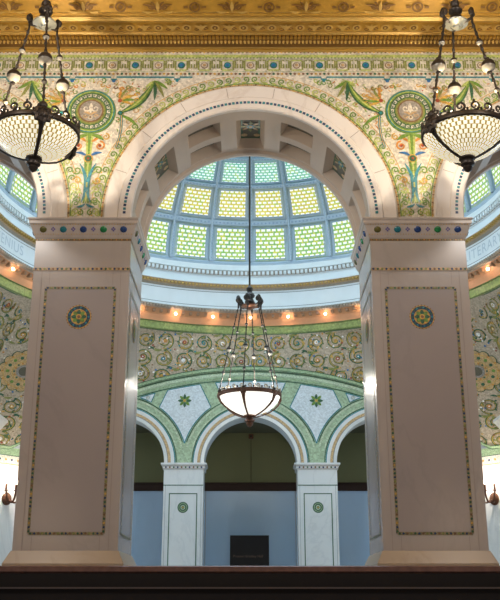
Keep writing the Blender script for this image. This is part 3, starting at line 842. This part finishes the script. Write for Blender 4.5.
for s in (-1, 1):
    c = (s*mc[0], mc[1])
    for j in range(14):
        an = 2*pi*j/14; Q.disc((c[0]+.043*cos(an), c[1]+.043*sin(an)), .0125, 'forest', 2, 12); Q.disc((c[0]+.043*cos(an), c[1]+.043*sin(an)), .0108, 'tan_m', 3, 12)
    Q.ring(c, .012, .046, 'tan_m', 4, 40); Q.ring(c, .043, .0445, 'gold_m', 5, 40); Q.ring(c, .024, .0255, 'gold_m', 5, 40)
    for j in range(14):
        an = 2*pi*(j+.5)/14; Q.disc((c[0]+.035*cos(an), c[1]+.035*sin(an)), .0042, ['green', 'forest'][j % 2], 5, 8); Q.disc((c[0]+.046*cos(an), c[1]+.046*sin(an)), .0026, 'orange', 5, 6)
        Q.disc((c[0]+.0205*cos(an), c[1]+.0205*sin(an)), .0026, ['forest', 'orange'][j % 2], 5, 6)
    Q.disc(c, .0165, 'grey_m', 6, 24); Q.disc(c, .0115, 'cof_dark', 7, 20)
Q.emit(m, pfn, .0006, pok)
# green fillet along the lower edge, and the green course below the cornice
R = Pat()
thf = [-1.9+3.8*i/160 for i in range(161)]
for t0, t1 in zip(thf, thf[1:]):
    for d0, d1, mt in ((.0, .0085, 'mint'), (.0085, .0102, 'forest'), (.0005, .0016, 'forest')):
        m.face([(lambda t, d: pfn(t*RR, max(0, plen(t)-d), .003+(.0006 if mt == 'forest' else 0)))(t, d) for t, d in ((t0, d0), (t1, d0), (t1, d1), (t0, d1))], mt)
    for d0, d1, mt in ((.0, .0022, 'ring_green'), (.0022, .0036, 'forest')):
        m.face([(lambda t, d: pfn(t*RR, d, .002+(.0006 if mt != 'ring_green' else 0)))(t, d) for t, d in ((t0, d0), (t1, d0), (t1, d1), (t0, d1))], mt)
m.build('wall_pendentive', **ST)

# ------------------------------------------------------------------ far wall of the rotunda with its arcade
FAX = (-.319, 0, .319); FR, FZ = .112, .318; FT = .065
def fzl(x):
    for c in FAX:
        if abs(x-c) < FR: return FZ+sqrt(max(0, FR*FR-(x-c)**2))
    return None
def ftop(x): return BTOP-(BAX-sqrt(BAX**2-x*x))
xs2 = set([-CHX, CHX])
for c in FAX:
    for i in range(49): xs2.add(round(c-FR*cos(pi*i/48), 6))
for i in range(81): xs2.add(round(-CHX+2*CHX*i/80, 6))
xs2 = [x for x in sorted(xs2) if -CHX <= x <= CHX]
m = MB(); YB = FY+.002
for a, b in zip(xs2, xs2[1:]):
    k = fzl((a+b)/2)
    if k is None: za = zb = .318
    else: za, zb = (fzl(a) or FZ), (fzl(b) or FZ)
    m.face([(a, YB, za), (b, YB, zb), (b, YB, ftop(b)+.004), (a, YB, ftop(a)+.004)], 'mint_ground')
    m.face([(a, YB+FT, za), (a, YB+FT, .60), (b, YB+FT, .60), (b, YB+FT, zb)], 'stone_white')
    if k is not None: m.face([(a, YB, za), (a, YB+FT, za), (b, YB+FT, zb), (b, YB, zb)], 'stone_white')
for sx, nm in ((-1, 'wall_left_jamb'), (1, 'wall_right_jamb')):
    q_ = MB(); q_.box((min(sx*.431, sx*CHX), YB, Z0), (max(sx*.431, sx*CHX), YB+FT, .318), 'marble_white'); q_.build(nm, **ST)
fn = lambda u, v, h: (u, YB-h, v)
Q = Pat()
def px2(x, y): e = T(y); d = (1+YB); z = e*d; dd = d*cos(PITCH)+z*sin(PITCH); return ((x-250.5)*dd/F, z)
BW = .0275
# fillets following the large arch
N_ = 60
for off, w, mt in ((.0035, .002, 'forest'), (.010, .006, 'mint2'), (.0185, .004, 'mint'), (BW-.003, .0022, 'forest')):
    Q.stroke([(x, ftop(x)-off) for x in [-.46+.92*i/N_ for i in range(N_+1)]], w, mt, 2)
RG = .1665
def arc(cx, r, a0, a1, n=12): return [(cx+r*cos(a0+(a1-a0)*i/n), FZ+r*sin(a0+(a1-a0)*i/n)) for i in range(n+1)]
zt = lambda x: ftop(x)-BW-.0005
def panel(pts):
    Q.poly(pts, 'white_panel', 2); Q.stroke(pts+[pts[0]], .0022, 'teal', 3)
# centre panel above the middle arch
a1 = atan2(.155, .062); pts = [(-.086+.172*i/8, zt(-.086+.172*i/8)) for i in range(9)]
panel(pts + arc(0, RG, atan2(.151, .066), pi-atan2(.151, .066), 10))
for s in (-1, 1):
    # kite-shaped panel above each pier
    tip = (s*.1595, FZ+sqrt(RG**2-.1595**2))
    aw = atan2(.137, .097); A1 = [(s*x, z) for x, z in arc(0, RG, atan2(tip[1]-FZ, .1595), aw, 10)]
    A2 = [(s*x, z) for x, z in arc(.319, RG, pi-atan2(.137, .097), pi-atan2(tip[1]-FZ, .1595), 10)]
    top = [(s*x, zt(x)) for x in (.124, .145, .165, .185, .203)]
    panel(A1+top+A2)
    pts = [(s*x, zt(x)) for x in (.234, .252, .270)] + [(s*x, FZ+sqrt(RG**2-(.319-x)**2)) for x in (.268, .262, .256, .250, .243)]
    panel(pts)
    for cx in (.1610, .2515):
        c = (s*cx, .4700 if cx < .2 else .4772)
        for j in range(8):
            an = j*pi/4; r = .0165 if cx < .2 else .005
            Q.leaf((c[0]+.003*cos(an), c[1]+.003*sin(an)), (c[0]+r*cos(an), c[1]+r*sin(an)), 0, r*.42, ['forest', 'green'][j % 2], 4, 6)
        Q.disc(c, .0036 if cx < .2 else .0012, 'gold_m', 5, 8)
for c in FAX:   # ticked outline round each arch
    Q.stroke(arc(c, FR+.029, .02, pi-.02, 40), .0020, 'forest', 2); Q.stroke(arc(c, RG-.004, .32, pi-.32, 30), .0020, 'forest', 2)
    for w0, w1, mt in ((.031, .034, 'mint2'), (.044, .048, 'mint2')):
        Q.stroke(arc(c, FR+(w0+w1)/2, .25, pi-.25, 30), w1-w0, mt, 2)
Q.emit(m, fn, .0006, lambda u, v: abs(u) < CHX-.002)
wall_back = m.build('wall_back', **ST)
for c in FAX:
    m = MB(); n = 48; r0 = FR
    for (ra, ya), (rb, yb), mt in (((r0, .0), (r0, -.004), 'marble_white'), ((r0, -.004), (r0+.008, -.005), 'marble_white'), ((r0+.008, -.005), (r0+.0095, -.005), 'line_dark'), ((r0+.0095, -.005), (r0+.016, -.0045), 'tan_m'), ((r0+.016, -.0045), (r0+.0245, -.0045), 'marble_white'), ((r0+.0245, -.0045), (r0+.027, -.003), 'teal'), ((r0+.027, -.003), (r0+.027, .001), 'marble_white')):
        m.grid([[(c-r*cos(pi*i/n), YB+y, FZ+r*sin(pi*i/n)) for i in range(n+1)] for r, y in ((ra, ya), (rb, yb))], mt)
    m.build('archivolt', wall_back)
# far piers
def far_pier(lbl):
    c = -.1595; hw = .0472; o = (c, YB+.03, Z0); t = thing('marble_pilaster', o, lbl, 'pier', 'white piers of the far arcade')
    y0, y1 = YB-.006, YB+FT
    m = MB(); m.rings([(c-hw, c+hw, y0, y1, Z0), (c-hw, c+hw, y0, y1, .302)], 'marble_white'); m.build('shaft', t, o)
    m = MB(); m.rings([(c-hw-d, c+hw+d, y0-d, y1, z) for d, z in ((.0005, .302), (.003, .3035), (.0035, .311), (.0075, .3135), (.0075, .3177))], 'marble_white')
    Q = Pat(); Q.dots(c-hw, c+hw, .3072, .0098, .0022, ['navy', 'brown', 'forest'], 1, 8)
    Q.rect(c-hw-.003, c+hw+.003, .3040, .3048, 'brown', 1); Q.rect(c-hw-.003, c+hw+.003, .3098, .3106, 'brown', 1)
    Q.emit(m, lambda u, v, h: (u, y0-.0036-h, v), .0005); m.build('capital', t, o)
    m = MB(); Q = Pat()
    Q.rect(c-hw, c+hw, .2643, .2664, 'forest', 1); b = .0325
    for p in ([(c-b, Z0+.002), (c-b, .2455)], [(c+b, Z0+.002), (c+b, .2455)], [(c-b-.0009, .2455), (c+b+.0009, .2455)]): Q.stroke(p, .0022, 'forest', 1); 
    Q.stroke([(c-b-.010, Z0+.002), (c-b-.010, .264)], .0007, 'line_dark', 1); Q.stroke([(c+b+.010, Z0+.002), (c+b+.010, .264)], .0007, 'line_dark', 1)
    Q.emit(m, lambda u, v, h: (u, y0-h, v), .0005); m.build('mosaic_border', t, o)
    m = MB(); Q = Pat(); q = (c, .2135); Q.disc(q, .0128, 'forest', 1, 24); Q.ring(q, .0085, .0100, 'mint', 2, 24); Q.ring(q, .0035, .0055, 'mint2', 2, 16); Q.disc(q, .002, 'gold_m', 3, 8)
    Q.emit(m, lambda u, v, h: (u, y0-h, v), .0005); m.build('rosette', t, o)
    return t
f1 = far_pier('white marble pier with green rosette, left of the dark board')
f2 = copy_tree(f1); f2.location.x = .1595*S; f2['label'] = 'white marble pier with green rosette, right of the dark board'

# ------------------------------------------------------------------ corridor behind the far arcade
CB = 1.48
zl = T(491)*(1+CB); zb = T(483)*(1+CB); zcg = T(433)*(1+CB)
m = MB()
m.box((-.60, CB, Z0), (.60, CB+.02, zl), 'marble_wall')
m.box((-.60, CB, zl), (.60, CB+.02, .50), 'olive')
m.box((-.60, CB-.006, zl), (.60, CB, zb), 'beam_brown'); m.box((-.60, CB-.012, zb-.003), (.60, CB, zb), 'beam_brown')
for i in range(-5, 6): m.box((i*.118-.0006, CB-.0006, Z0), (i*.118+.0006, CB, zl), 'joint') if i % 2 else None
m.build('wall_corridor', **ST)
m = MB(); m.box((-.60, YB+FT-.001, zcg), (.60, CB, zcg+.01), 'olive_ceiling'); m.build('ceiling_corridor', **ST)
# notice board
by = 1.40; c0 = -.0000
t = thing('notice_board', (0, by, Z0), 'dark free-standing board with a line of faint brown lettering', 'sign')
o = (0, by, Z0); bw = .0490; bt = T(535.3)*(1+by)
xo = (249.5-250.5)*.0025
m = MB(); m.box((xo-bw, by, Z0+.004), (xo+bw, by+.006, bt), 'board'); m.build('panel', t, o, bevel=.01)
m = MB()
for s in (-1, 1): m.box((xo+s*.04-.004, by-.012, Z0), (xo+s*.04+.004, by+.02, Z0+.005), 'board')
m.build('foot', t, o)
cu = bpy.data.curves.new('t', 'FONT'); cu.body = 'Preston Bradley Hall'; cu.align_x = 'CENTER'; cu.align_y = 'CENTER'; cu.size = .0088
ob = bpy.data.objects.new('t', cu); COL.objects.link(ob); dg = bpy.context.evaluated_depsgraph_get(); dg.update()
me = bpy.data.meshes.new_from_object(ob.evaluated_get(dg)); wd = max(v.co.x for v in me.vertices)-min(v.co.x for v in me.vertices)
m = MB(); kx = .074/wd; zt_ = T(556.3)*(1+by)
for p in me.polygons: m.face([(xo-.0035+me.vertices[i].co.x*kx, by-.0006, zt_+me.vertices[i].co.y) for i in p.vertices], 'board_text')
bpy.data.objects.remove(ob); bpy.data.meshes.remove(me); bpy.data.curves.remove(cu)
m.build('lettering', t, o)
# small fitting high on the olive wall
fy = CB-.0003; fz = T(437)*(1+CB)
t = thing('wall_fitting', (.0014, fy, fz), 'small dark red fitting high on the olive wall, with a thin cord', 'light fitting'); o = (.0014, fy, fz)
m = MB(); m.box((-.0052, fy-.010, fz-.006), (.008, fy, fz+.006), 'bronze_warm'); m.build('housing', t, o, bevel=.01)
m = MB(); m.ball((.0014, fy-.010, fz), .003, 'bronze', 8, 6); m.build('lens', t, o)
m = MB(); m.tube([(.0014, fy-.0008, fz-.006), (.0014, fy-.0008, zb)], .0006, 'beam_brown', 5); m.build('cord', t, o)

# ------------------------------------------------------------------ corners and sides of the rotunda
for s, nm in ((-1, 'wall_left_corner'), (1, 'wall_right_corner')):
    m = MB()
    A, B = (s*CHX, FY+.002), (s*KX, CHY)
    L2 = hypot(B[0]-A[0], B[1]-A[1]); ux, uy = (B[0]-A[0])/L2, (B[1]-A[1])/L2; nx, ny = (uy, -ux) if s > 0 else (-uy, ux)
    if ny > 0: nx, ny = -nx, -ny
    cf = lambda u, v, h: (A[0]+ux*u+nx*h, A[1]+uy*u+ny*h, v)
    m.face([cf(0, Z0, 0), cf(L2, Z0, 0), cf(L2, .36, 0), cf(0, .375, 0)], 'marble_white')
    Q = Pat(); zz = .345
    Q.rect(0, L2, zz-.0135, zz+.004, 'mint', 8); Q.rect(0, L2, zz-.0150, zz-.0135, 'forest', 8)
    Q.rect(0, L2, zz-.034, zz-.0155, 'cream', 8); Q.rect(0, L2, zz-.036, zz-.0335, 'tan_m', 10)
    Q.dots(0, L2, zz-.0245, .0165, .0030, ['navy', 'gold_m'], 10, 8)
    Q.emit(m, cf, .0004); m.build(nm, **ST)
for s, nm in ((-1, 'wall_left'), (1, 'wall_right')):
    m = MB(); YA = (.325, .72); x = s*HX; xo_ = s*(HX+.11)
    def zl2(y):
        for c in YA:
            if abs(y-c) < RI: return AZ+sqrt(max(0, RI*RI-(y-c)**2))
        return Z0
    ys = sorted(set([TH, CHY-.005] + [round(c-RI*cos(pi*i/32), 6) for c in YA for i in range(33)]))
    for a, b in zip(ys, ys[1:]):
        k = zl2((a+b)/2)
        za, zb_ = (max(zl2(a), AZ), max(zl2(b), AZ)) if k > Z0 else (Z0, Z0)
        for xx in (x, xo_): m.face([(xx, a, za), (xx, b, zb_), (xx, b, .66), (xx, a, .66)], 'marble_white')
        if k > Z0: m.face([(x, a, za), (x, b, zb_), (xo_, b, zb_), (xo_, a, za)], 'marble_arch')
    for c in YA:
        for q in (-1, 1): m.face([(x, c+q*RI, Z0), (xo_, c+q*RI, Z0), (xo_, c+q*RI, AZ), (x, c+q*RI, AZ)], 'marble_white')
    m.face([(x, CHY-.005, Z0), (xo_, CHY-.005, Z0), (xo_, CHY-.005, .66), (x, CHY-.005, .66)], 'marble_white')
    # corner impost
    y0, y1 = .8585, 1.085
    m.rings([(min(x-s*d, xo_), max(x-s*d, xo_), y0-d, y1+d*.2, z) for d, z in ((.0005, .366), (.010, .374), (.019, .386), (.023, .389), (.023, .395))], 'marble_arch')
    m.build(nm, **ST)
    # side hall: outer wall with tall windows, ceiling
    side = 'left' if s < 0 else 'right'
    m = MB(); xw = s*1.05; wins = [(.14, .36), (.44, .66), (.74, .96)]; e = [-.05]+[v for w in wins for v in w]+[1.5]
    for i in range(0, len(e), 2): m.box((min(xw, xw+s*.03), e[i], Z0), (max(xw, xw+s*.03), e[i+1], .66), 'plaster')
    for a, b in wins:
        m.box((min(xw, xw+s*.03), a, Z0), (max(xw, xw+s*.03), b, .13), 'plaster'); m.box((min(xw, xw+s*.03), a, .52), (max(xw, xw+s*.03), b, .66), 'plaster')
    m.box((min(s*(HX+.11), xw), 1.48, Z0), (max(s*(HX+.11), xw), 1.5, .66), 'plaster')
    m.build('wall_%s_hall' % side, **ST)
    m = MB(); m.box((min(s*HX, xw), -.05, .66), (max(s*HX, xw), 1.5, .67), 'plaster'); m.build('ceiling_%s_hall' % side, **ST)
    for i, (a, b) in enumerate(wins):
        m = MB(); xg = xw+s*.012
        m.face([(xg, a, .13), (xg, b, .13), (xg, b, .52), (xg, a, .52)], 'daylight_pane')
        w = m.build('window_%d' % (i+1+(0 if s < 0 else 3)), **ST)
        m = MB()
        for yy in (a, (a+b)/2, b): m.box((min(xw, xg), yy-.004, .13), (max(xw, xg), yy+.004, .52), 'bronze')
        for zz in (.13, .26, .39, .52): m.box((min(xw, xg), a, zz-.004), (max(xw, xg), b, zz+.004), 'bronze')
        m.build('window_frame', w)

# sconces on the corner walls
def sconce(s, lbl):
    tt = .25; A, B = (s*CHX, FY+.002), (s*KX, CHY); x = A[0]+(B[0]-A[0])*tt; y = A[1]+(B[1]-A[1])*tt
    L2 = hypot(B[0]-A[0], B[1]-A[1]); nx, ny = (B[1]-A[1])/L2, -(B[0]-A[0])/L2
    if ny > 0: nx, ny = -nx, -ny
    z = T(499)*(1+y); o = (x, y, z); t = thing('wall_sconce', o, lbl, 'wall lamp', 'bronze wall sconces')
    tx, ty = -ny, nx
    q = lambda u, h, v: (x+tx*u+nx*h, y+ty*u+ny*h, z+v)
    m = MB()
    for i, (r, h) in enumerate(zip((.0105, .0105, .009, .0065, .003), (0.0005, .0025, .004, .006, .007))):
        pass
    m.grid([[q(r*cos(2*pi*j/16), h, r*1.15*sin(2*pi*j/16)) for j in range(16)] for r, h in ((.0005, .0002), (.0128, .0004), (.0128, .003), (.0085, .005), (.0075, .0075), (.004, .0095), (.0005, .010))], 'bronze_warm', True)
    m.build('backplate', t, o, smooth=True)
    for k in (-1, 0, 1):
        m = MB(); pts = []
        for i in range(13):
            f = i/12; pts.append(q(k*(.004+.0175*f), .009+.018*sin(pi*f*.5)+(0.008*f if k == 0 else 0), -.002-.010*sin(pi*f)+.018*f*f))
        m.tube(pts, [.0022]*13, 'bronze_warm', 8)
        e = pts[-1]; ar = m.build('arm', t, o, smooth=True)
        m = MB(); m.lathe([(.0008, -.002), (.0050, 0), (.0055, .0012), (.0030, .002), (.0030, .0155), (.0001, .0155)], e, 'bronze_warm', 12); m.build('candle_cup', ar, o, smooth=True)
        m = MB(); m.ball((e[0], e[1], e[2]+.0195), .0042, 'bulb_sconce', 10, 8, 1.3); m.build('bulb', ar, o, smooth=True)
    li = bpy.data.lights.new('sconce_light', 'POINT'); li.energy = 36; li.color = (1, .84, .68); li.shadow_soft_size = .02
    lo = bpy.data.objects.new('sconce_light', li); COL.objects.link(lo); lo.location = W(q(0, .034, .048))
sconce(-1, 'bronze candle sconce on the white wall beyond the left pier')
sconce(1, 'bronze candle sconce on the white wall beyond the right pier')

# ------------------------------------------------------------------ hanging bowl lamps
def lamp(pos, R, n, az, bowl, top, lbl, ball_mat='crystal', light=60):
    """pos = centre of the rim; n straps and chains; top = height the stem hangs from"""
    x, y, z = pos; o = (x, y, z)
    t = thing('pendant_lamp', o, lbl, 'hanging lamp', 'bowl lamps hung on beaded chains')
    prof = [(.965, .03), (1.0, 0), (.975, -.10), (.91, -.23), (.80, -.36), (.64, -.475), (.45, -.56), (.25, -.62), (.08, -.645)]
    m = MB(); m.lathe([(r*R, h*R) for r, h in prof], o, bowl, 60, True); m.build('bowl', t, o, smooth=True)
    # rim with a crown of scrolls
    m = MB(); m.lathe([(r*R, h*R) for r, h in ((.97, .06), (1.035, .06), (1.05, .01), (1.05, -.05), (1.0, -.075), (.985, -.03), (.97, .06))], o, 'bronze' if n == 3 else 'bronze_warm', 60)
    rim = m.build('rim', t, o, smooth=True)
    m = MB(); ns = 20 if n == 3 else 24
    for k in range(ns):
        a = 2*pi*k/ns; rr = R*1.02; sr = R*(.12 if n == 3 else .075)
        pts = [(rr*cos(a+sr*(1-.8*f)*cos(-pi/2+2*pi*1.35*f)/rr), rr*sin(a+sr*(1-.8*f)*cos(-pi/2+2*pi*1.35*f)/rr), R*(.165 if n == 3 else .12)+sr*(1-.8*f)*sin(-pi/2+2*pi*1.35*f)) for f in [i/15 for i in range(16)]]
        m.tube([(x+p[0], y+p[1], z+p[2]) for p in pts], [R*(.034 if n == 3 else .022)*(1-.4*i/15) for i in range(16)], 'bronze' if n == 3 else 'bronze_light', 5)
        a2 = a+pi/ns; m.ball((x+rr*cos(a2), y+rr*sin(a2), z+R*.10), R*.035, 'bronze', 6, 4)
        if k % 3 == 0 and n == 3: m.ball((x+rr*cos(a), y+rr*sin(a), z+R*.30), R*.03, 'bronze', 6, 4, 1.6)
    m.build('crown', rim, o)
    zt = z+3.0*R; hr = .40*R
    for k in range(n):
        a = az+2*pi*k/n; ca, sa = cos(a), sin(a)
        m = MB(); pr_ = [(1.03, -.02), (1.03, -.12), (.96, -.27), (.83, -.40), (.64, -.53), (.45, -.62), (.25, -.69), (.10, -.72)]
        wd = [.13, .12, .065, .05, .045, .045, .045, .05] if n == 3 else [.09, .075, .05, .038, .034, .032, .034, .04]
        G = []
        for (r, h), w in zip(pr_, wd):
            c = Vector((x+r*R*1.02*ca, y+r*R*1.02*sa, z+h*R)); s_ = Vector((-sa, ca, 0))*w*R; ou = Vector((ca, sa, -.5))*R*.03
            G.append([tuple(c-s_), tuple(c-s_*.6+ou), tuple(c+s_*.6+ou), tuple(c+s_), tuple(c+s_*.6-ou*.5), tuple(c-s_*.6-ou*.5)])
        m.grid(G, 'bronze' if n == 3 else 'bronze_warm', True); st = m.build('strap', t, o)
        # leafy boss at the rim
        m = MB(); rb = R*(.235 if n == 3 else .11); c = Vector((x+R*1.055*ca, y+R*1.055*sa, z-R*.05)); s_ = Vector((-sa, ca, 0)); up = Vector((-ca*.12, -sa*.12, 1)).normalized(); ou = Vector((ca, sa, .1)).normalized()
        m.grid([[tuple(c+s_*(q*rb*(1+.10*cos(8*2*pi*j/32))*cos(2*pi*j/32))+up*(q*rb*(1+.10*cos(8*2*pi*j/32))*sin(2*pi*j/32))+ou*hh*rb) for j in range(32)] for q, hh in ((.02, -.05), (1, 0), (.9, .22), (.6, .34), (.5, .25), (.3, .42), (.02, .5))], 'bronze' if n == 3 else 'bronze_warm', True)
        m.ball(tuple(c+up*rb*1.1), rb*.45, 'bronze', 8, 6); m.build('boss', st, o)
        # chain with metal-and-crystal beads
        p0 = Vector((x+hr*ca, y+hr*sa, zt-.02*R)); p1 = Vector((x+R*1.03*ca, y+R*1.03*sa, z+R*.12)); L = p1-p0
        m = MB(); m.tube([tuple(p0+L*i/12) for i in range(13)], R*(.028 if n == 3 else .017), 'bronze', 6)
        for i in range(1, 24):
            if i % 2: m.ball(tuple(p0+L*i/24), R*(.045 if n == 3 else .026), 'bronze', 6, 4, 1.5)
        ch = m.build('chain', t, o)
        for f, r1 in (((.22, .085), (.47, .175), (.72, .07)) if n == 3 else ((.25, .05), (.52, .085), (.80, .055))):
            c = p0+L*f; m = MB(); m.ball(tuple(c), R*r1, 'bronze', 14, 6, 1.0, -.15, pi/2); m.ball(tuple(c), R*r1*.97, ball_mat, 14, 8, 1.05, -pi/2, -.1)
            m.ball((c[0], c[1], c[2]+R*r1*1.1), R*r1*.3, 'bronze', 8, 4); m.ball((c[0], c[1], c[2]-R*r1*1.1), R*r1*.3, 'bronze', 8, 4); m.build('bead', ch, o, smooth=True)
    # finial under the bowl
    m = MB(); m.lathe([(r*R, h*R) for r, h in ((.001, -.62), (.10, -.63), (.19, -.66), (.20, -.70), (.13, -.735), (.12, -.77), (.17, -.80), (.165, -.85), (.10, -.89), (.115, -.93), (.08, -1.0), (.03, -1.03), (.001, -1.05))], o, 'bronze' if n == 3 else 'bronze_warm', 20); m.build('finial', t, o, smooth=True)
    # spreader plate, brackets, stem
    m = MB(); m.lathe([(r*R, h*R) for r, h in ((.001, -.05), (.08, -.05), (.09, .0), (.16, .03), (.17, .0), (.24, .03), (.29, .045), (.30, .08), (.10, .14), (.001, .15))], (x, y, zt), 'nickel' if n == 3 else 'bronze_warm', 28); pl = m.build('spreader_plate', t, o, smooth=True)
    for k in range(n):
        a = az+2*pi*k/n; m = MB(); pts = []
        for i in range(14):
            f = i/13; rr = R*(.18+.24*sin(f*pi*.62)); hh = R*(.06-.05*f+.30*f*f)
            pts.append((x+rr*cos(a), y+rr*sin(a), zt+hh))
        m.tube(pts, [R*(.05-.02*i/13) for i in range(14)], 'bronze', 6)
        e = pts[-1]; s_ = Vector((-sin(a), cos(a), 0))
        for sg in (-1, 0, 1): m.ball((e[0]+s_[0]*sg*R*.06, e[1]+s_[1]*sg*R*.06, e[2]-abs(sg)*R*.06), R*.07, 'bronze', 8, 6, 1.4)
        m.tube([(x+hr*cos(a), y+hr*sin(a), zt+R*.12), (x+hr*cos(a), y+hr*sin(a), zt-.04*R)], R*.03, 'bronze', 6); m.build('bracket', pl, o)
    m = MB(); m.lathe([(r*R, h*R) for r, h in ((.001, .12), (.12, .14), (.17, .20), (.14, .28), (.09, .32), (.16, .38), (.18, .44), (.13, .52), (.07, .56), (.11, .62), (.11, .70), (.05, .76), (.03, .80))], (x, y, zt), 'bronze', 18)
    m.tube([(x, y, zt+.78*R), (x, y, top)], R*.045 if n == 3 else R*.032, 'bronze', 8); m.build('stem', t, o, smooth=True)
    li = bpy.data.lights.new('lamp_light', 'POINT'); li.energy = light; li.color = (1.0, .84, .62) if n == 3 else (1.0, .92, .8); li.shadow_soft_size = .03
    lo = bpy.data.objects.new('lamp_light', li); COL.objects.link(lo); lo.location = W((x, y, z+R*.35))
    return t
LY = -.13; LZ = T(133)*(1+LY)
lamp((-.2254, LY, LZ), .0436, 3, radians(-90+21), 'bowl_mosaic', zc+.002, 'glowing mosaic-glass bowl lamp hung in front of the left spandrel', light=75)
lamp((.2254, LY, LZ), .0436, 3, radians(-90+60), 'bowl_mosaic', zc+.002, 'glowing mosaic-glass bowl lamp hung in front of the right spandrel', light=75)
lamp((-.0016, YC, T(395.5)*(1+YC)), .0562, 6, radians(-90-11), 'bowl_opal', DB+DH-.002, 'white opal-glass bowl lamp hung on a long rod under the dome', light=120)

# ------------------------------------------------------------------ floors, landing edge and stairs
m = MB(); m.box((-1.1, -.035, Z0-.02), (1.1, 1.52, Z0), 'floor_stone'); m.build('floor', **ST)
m = MB()
yl = -.040; z1 = T(573.6)*(1+yl)
m.rings([(-.64, .64, yl, -.034, z1), (-.64, .64, yl-.002, -.034, z1+.002), (-.64, .64, yl-.002, -.034, Z0-.001), (-.64, .64, yl, -.034, Z0)], 'nosing')
m.build('trim_3', **ST)
m = MB(); ys_ = -.044; z2 = T(587.5)*(1+ys_-.004)
m.box((-.64, ys_, z2), (.64, -.036, z1), 'step_dark'); m.box((-.64, ys_-.006, z2-.0012), (.64, ys_+.004, z2+.0004), 'step_line')
m.box((-.64, ys_-.003, -.02), (.64, -.036, z2-.001), 'step_dark'); m.build('trim_4', **ST)
m = MB(); m.box((-1.1, -1.6, -.20), (1.1, -.03, -.19), 'floor_stone'); m.build('floor_landing', **ST)

# ------------------------------------------------------------------ light
w = bpy.data.worlds.new('world'); scene.world = w; w.use_nodes = True
bg = w.node_tree.nodes['Background']; bg.inputs[0].default_value = (.95, .95, 1.0, 1); bg.inputs[1].default_value = .115
def point(loc, e, col, r=.3):
    li = bpy.data.lights.new('hall_fill_light', 'POINT'); li.energy = e; li.color = col; li.shadow_soft_size = r
    o = bpy.data.objects.new('hall_fill_light', li); COL.objects.link(o); o.location = W(loc)
# added fill lights for the near hall, with no lamps behind them
for hx in (-.42, .42): point((hx, -.95, .16), 55, (1, .74, .5))
for hx in (-.36, 0, .36): point((hx, -.42, .585), 190, (1, .935, .87))

# ------------------------------------------------------------------ camera and colour
cam = bpy.data.cameras.new('camera'); co = bpy.data.objects.new('camera', cam); COL.objects.link(co)
co.location = W((0, -1, 0)); co.rotation_euler = (pi/2+PITCH, 0, 0)
cam.sensor_fit = 'HORIZONTAL'; cam.sensor_width = 36; cam.lens = F/500*36; cam.shift_x = -.001; cam.clip_end = 200
scene.camera = co
scene.view_settings.view_transform = 'Standard'; scene.view_settings.look = 'None'; scene.view_settings.gamma = 1; scene.view_settings.use_curve_mapping = False
scene.view_settings.exposure = 0.0
scene.cycles.use_denoising = True; scene.cycles.max_bounces = 8
